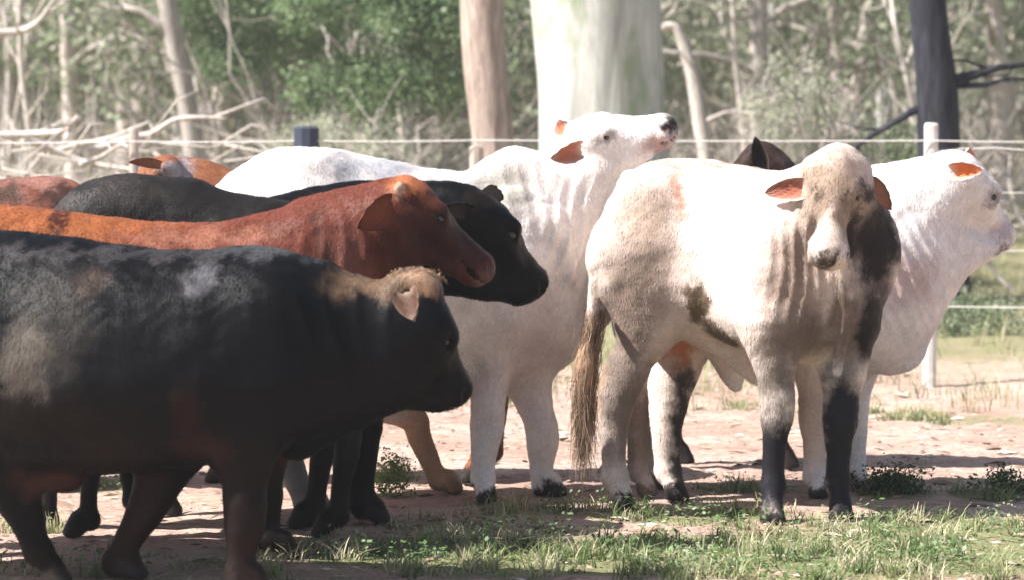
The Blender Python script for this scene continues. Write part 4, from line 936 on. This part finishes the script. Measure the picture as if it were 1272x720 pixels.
# woodland trees: four builds, many copies
protos = []
for k in range(4):
    root = empty('woodland_tree'); mb = MB(); H = [7, 9, 6, 8][k]; lean = rng.normal(0, .05, 2)
    P = [v3(lean[0] * z * z * .1 + .1 * math.sin(z * .9 + k), lean[1] * z * z * .1 + .08 * math.sin(z * 1.2), z) for z in np.linspace(-.3, H * .8, 12)]
    mb.tube(P, [.15 * (1 - .07 * i) + (.05 if i == 0 else 0) for i in range(12)], 10, wob=.25); mb.build('trunk', [BARK_GREY, BARK_LIGHT, BARK_PALE, BARK_LIGHT][k], root)
    lm = MB(); tips = []
    for j in range(8):
        i = 4 + j if 4 + j < 12 else 11; a = j * 2.4
        limbs(lm, P[i], v3(math.cos(a), math.sin(a), .5), 1.9, .05, 2, tips)
    lm.build('limb', BARK_GREY, root)
    V, F, Cc = crown_mesh(tips, np.full(len(tips), .75), 5200, .12, [GREENS, PALEG, PALEG, GREENS][k]); mesh_obj('crown', V, F, LEAF, root, cols=Cc)
    protos.append(root)
    tag(root, 'slender tree of the sunlit woodland beyond the fence', 'tree', 'trees of the woodland behind the herd')
seen = [(128, 52), (147, 47), (322, 50), (190, 58), (60, 55), (1070, 46), (965, 55), (1022, 60), (532, 52), (1110, 58), (1215, 62), (1250, 50), (20, 48), (905, 66), (270, 66), (555, 70), (650, 44), (1195, 72), (420, 74)]
seen += [(95, 41), (165, 44), (285, 43), (505, 42), (700, 60), (945, 40), (1045, 43), (1090, 48), (1235, 42), (358, 60), (30, 60), (220, 50)]
used = set(); pk = 0
def put(proto_i, x, y, rot, s):
    o = protos[proto_i] if proto_i not in used else dup(protos[proto_i]); used.add(proto_i); place(o, x, y, rot, s); return o
for px, Y in seen: put(pk % 4, gx(px, Y), Y, rng.uniform(0, 6.3), rng.uniform(.75, 1.25)); pk += 1
for i in range(130):
    Y = 58 + 95 * (i / 130) ** .8; put(pk % 4, gx(rng.uniform(-120, 1400), Y), Y, rng.uniform(0, 6.3), rng.uniform(.7, 1.3)); pk += 1
for i in range(90):                            # the wood goes on to both sides
    Y = rng.uniform(34, 110); side = 1 if i % 2 else -1; put(pk % 4, side * (Y * .19 + rng.uniform(1, 22)), Y, rng.uniform(0, 6.3), rng.uniform(.7, 1.3)); pk += 1
# understorey shrubs, leafy down to the ground
sp = []
for k in range(3):
    root = empty('understorey_shrub'); mb = MB(); tips = []
    for j in range(5): limbs(mb, v3(0, 0, -.05), v3(math.cos(j * 1.3) * .5, math.sin(j * 1.3) * .5, 1), 1.6, .035, 2, tips, .6)
    mb.build('stem', BARK_GREY, root); V, F, Cc = crown_mesh(tips, np.full(len(tips), .42), 3600, .075, [PALEG, GREENS, [(.22, .23, .14), (.16, .19, .10), (.28, .26, .18)]][k])
    mesh_obj('foliage', V, F, LEAF, root, cols=Cc); sp.append(root); tag(root, 'waist high leafy shrub of the hazy understorey', 'shrub', 'leafy shrubs under the woodland trees')
for i in range(90):
    Y = 50 + 100 * (i / 110) ** 1.1; o = sp[i % 3] if i < 3 else dup(sp[i % 3]); place(o, gx(rng.uniform(-150, 1420), Y), Y, rng.uniform(0, 6.3), rng.uniform(.8, 1.9) * (1 + Y / 160))
# dead bare thicket
dp = []
for k in range(4):
    mb = MB(); tips = []
    for j in range(9): limbs(mb, v3(rng.normal(0, .3), rng.normal(0, .3), -.05), v3(rng.normal(0, .5), rng.normal(0, .5), 1), rng.uniform(.8, 1.7), rng.uniform(.012, .03), 2, tips, .8, kink=.25)
    o = mb.build('dead_shrub', DEAD); dp.append(o); tag(o, 'bare grey shrub of tangled dead twigs beyond the fence', 'shrub', 'dead twiggy shrubs beyond the fence')
for i in range(120):
    Y = 27 + 42 * (i / 120); o = dp[i % 4] if i < 4 else dp[i % 4].copy()
    if i >= 4: C.objects.link(o)
    place(o, gx(rng.uniform(-60, 1340), Y), Y, rng.uniform(0, 6.3), rng.uniform(.55, 1.1))
sd_ = []
for k in range(4):
    mb = MB(); H = rng.uniform(2.5, 5); ln_ = rng.normal(0, .12, 2); P = [v3(ln_[0] * z + .05 * math.sin(z * 2 + k), ln_[1] * z + .05 * math.sin(z * 1.7), z) for z in np.linspace(-.1, H, 9)]
    mb.tube(P, [.05 * (1 - .08 * i) for i in range(9)], 7, wob=.3); tips = []
    for j in range(7): limbs(mb, P[2 + j % 6], v3(rng.normal(0, .6), rng.normal(0, .6), .8), rng.uniform(.5, 1.3), .018, 1, tips, .7, kink=.22)
    o = mb.build('dead_sapling', DEAD); sd_.append(o); tag(o, 'thin pale leafless sapling in the thicket beyond the fence', 'tree', 'dead saplings of the thicket')
for i in range(75):
    Y = 34 + 45 * (i / 75); o = sd_[i % 4] if i < 4 else sd_[i % 4].copy()
    if i >= 4: C.objects.link(o)
    place(o, gx(rng.uniform(-40, 1320), Y), Y, rng.uniform(0, 6.3), rng.uniform(.6, 1.2))
# fallen branches heaped at the left
def fallen(label, pts, w, Y, twigs=2, name='fallen_branch', group=None):
    P = [at(x, y, Y + .15 * math.sin(i)) for i, (x, y) in enumerate(pts)]; D = dens(P, 4); mb = MB(); n = len(D)
    mb.tube(list(D), [w * (1 - .7 * i / n) for i in range(n)], 8, wob=.3)
    for j in range(twigs):
        i = rng.integers(2, n - 2); e = D[i] + rng.normal(0, .18, 3) + (D[i] - D[i - 1]) * 3; e2 = e + rng.normal(0, .12, 3) + (D[i] - D[i - 1]) * 2; mb.tube([D[i], e, e2], [w * .45, w * .3, .004], 5)
    o = mb.build(name, DEAD); tag(o, label, 'branch', group)
Yb = 24
fallen('long pale fallen branch with an upturned twiggy end, in the heap of wood', [(-60, 176), (0, 170), (40, 167), (80, 163), (96, 145)], .045, Yb)
fallen('crooked pale branch arching over the top of the heap of fallen wood', [(110, 190), (165, 172), (190, 166), (215, 150), (245, 146), (282, 148)], .035, Yb)
fallen('pale branch sloping down to the right through the heap of fallen wood', [(28, 173), (60, 184), (100, 200), (140, 208), (175, 212)], .035, Yb + .5)
fallen('thin grey branch lying across the middle of the heap', [(60, 190), (100, 180), (140, 170), (185, 152)], .025, Yb + .8)
fallen('short forked stick poking out of the heap beside the tan cow\'s ear', [(100, 205), (125, 196), (150, 180), (160, 184)], .022, Yb - .3)
fallen('curved grey bough in the air at the frame\'s top left corner', [(-30, 45), (0, 42), (30, 38), (52, 22), (80, -20)], .05, 30, 4)
fallen('tangle of bleached twigs lying under the giant pale trunk', [(880, 150), (905, 140), (935, 143), (960, 150)], .025, 30, 6)
fallen('white bleached log lying on the earth behind the white cow\'s hooves', [(694, 592), (715, 590), (738, 589), (756, 592)], .032, 13.75, 1)
def pile():
    mb = MB()
    for i in range(60):
        x = rng.uniform(-80, 300); y = rng.uniform(158, 320); Y = Yb + rng.uniform(-.3, 1.6); p = at(x, y, Y); a = rng.normal(0, .35); L = rng.uniform(.2, .8)
        mb.tube([p, p + v3(math.cos(a) * L, rng.normal(0, .2), math.sin(a) * L + rng.normal(0, .05)), p + v3(math.cos(a) * L * 1.8, 0, math.sin(a) * L * 1.3)], [.012, .009, .003], 4)
    tag(mb.build('brushwood', DEAD), 'heap of dry dead brushwood behind the herd', 'brushwood', kind='stuff')
pile()

# ------------------------------------------------------------------ air
def added_haze():  # thin volume added to lift and pale the background
    m = bpy.data.materials.new('added_haze'); m.use_nodes = True; nt = m.node_tree; nt.nodes.remove(nt.nodes['Principled BSDF'])
    v = nt.nodes.new('ShaderNodeVolumePrincipled'); v.inputs['Color'].default_value = (.95, .95, .97, 1); v.inputs['Density'].default_value = .0012; v.inputs['Anisotropy'].default_value = .2
    nt.links.new(v.outputs[0], nt.nodes['Material Output'].inputs['Volume'])
    b = MB(); b.box((0, 320, 15), (620, 420, 17)); o = b.build('added_haze', m, smooth=False); tag(o, 'thin volume added to pale the background over the paddock', 'added_haze', kind='stuff')
added_haze()
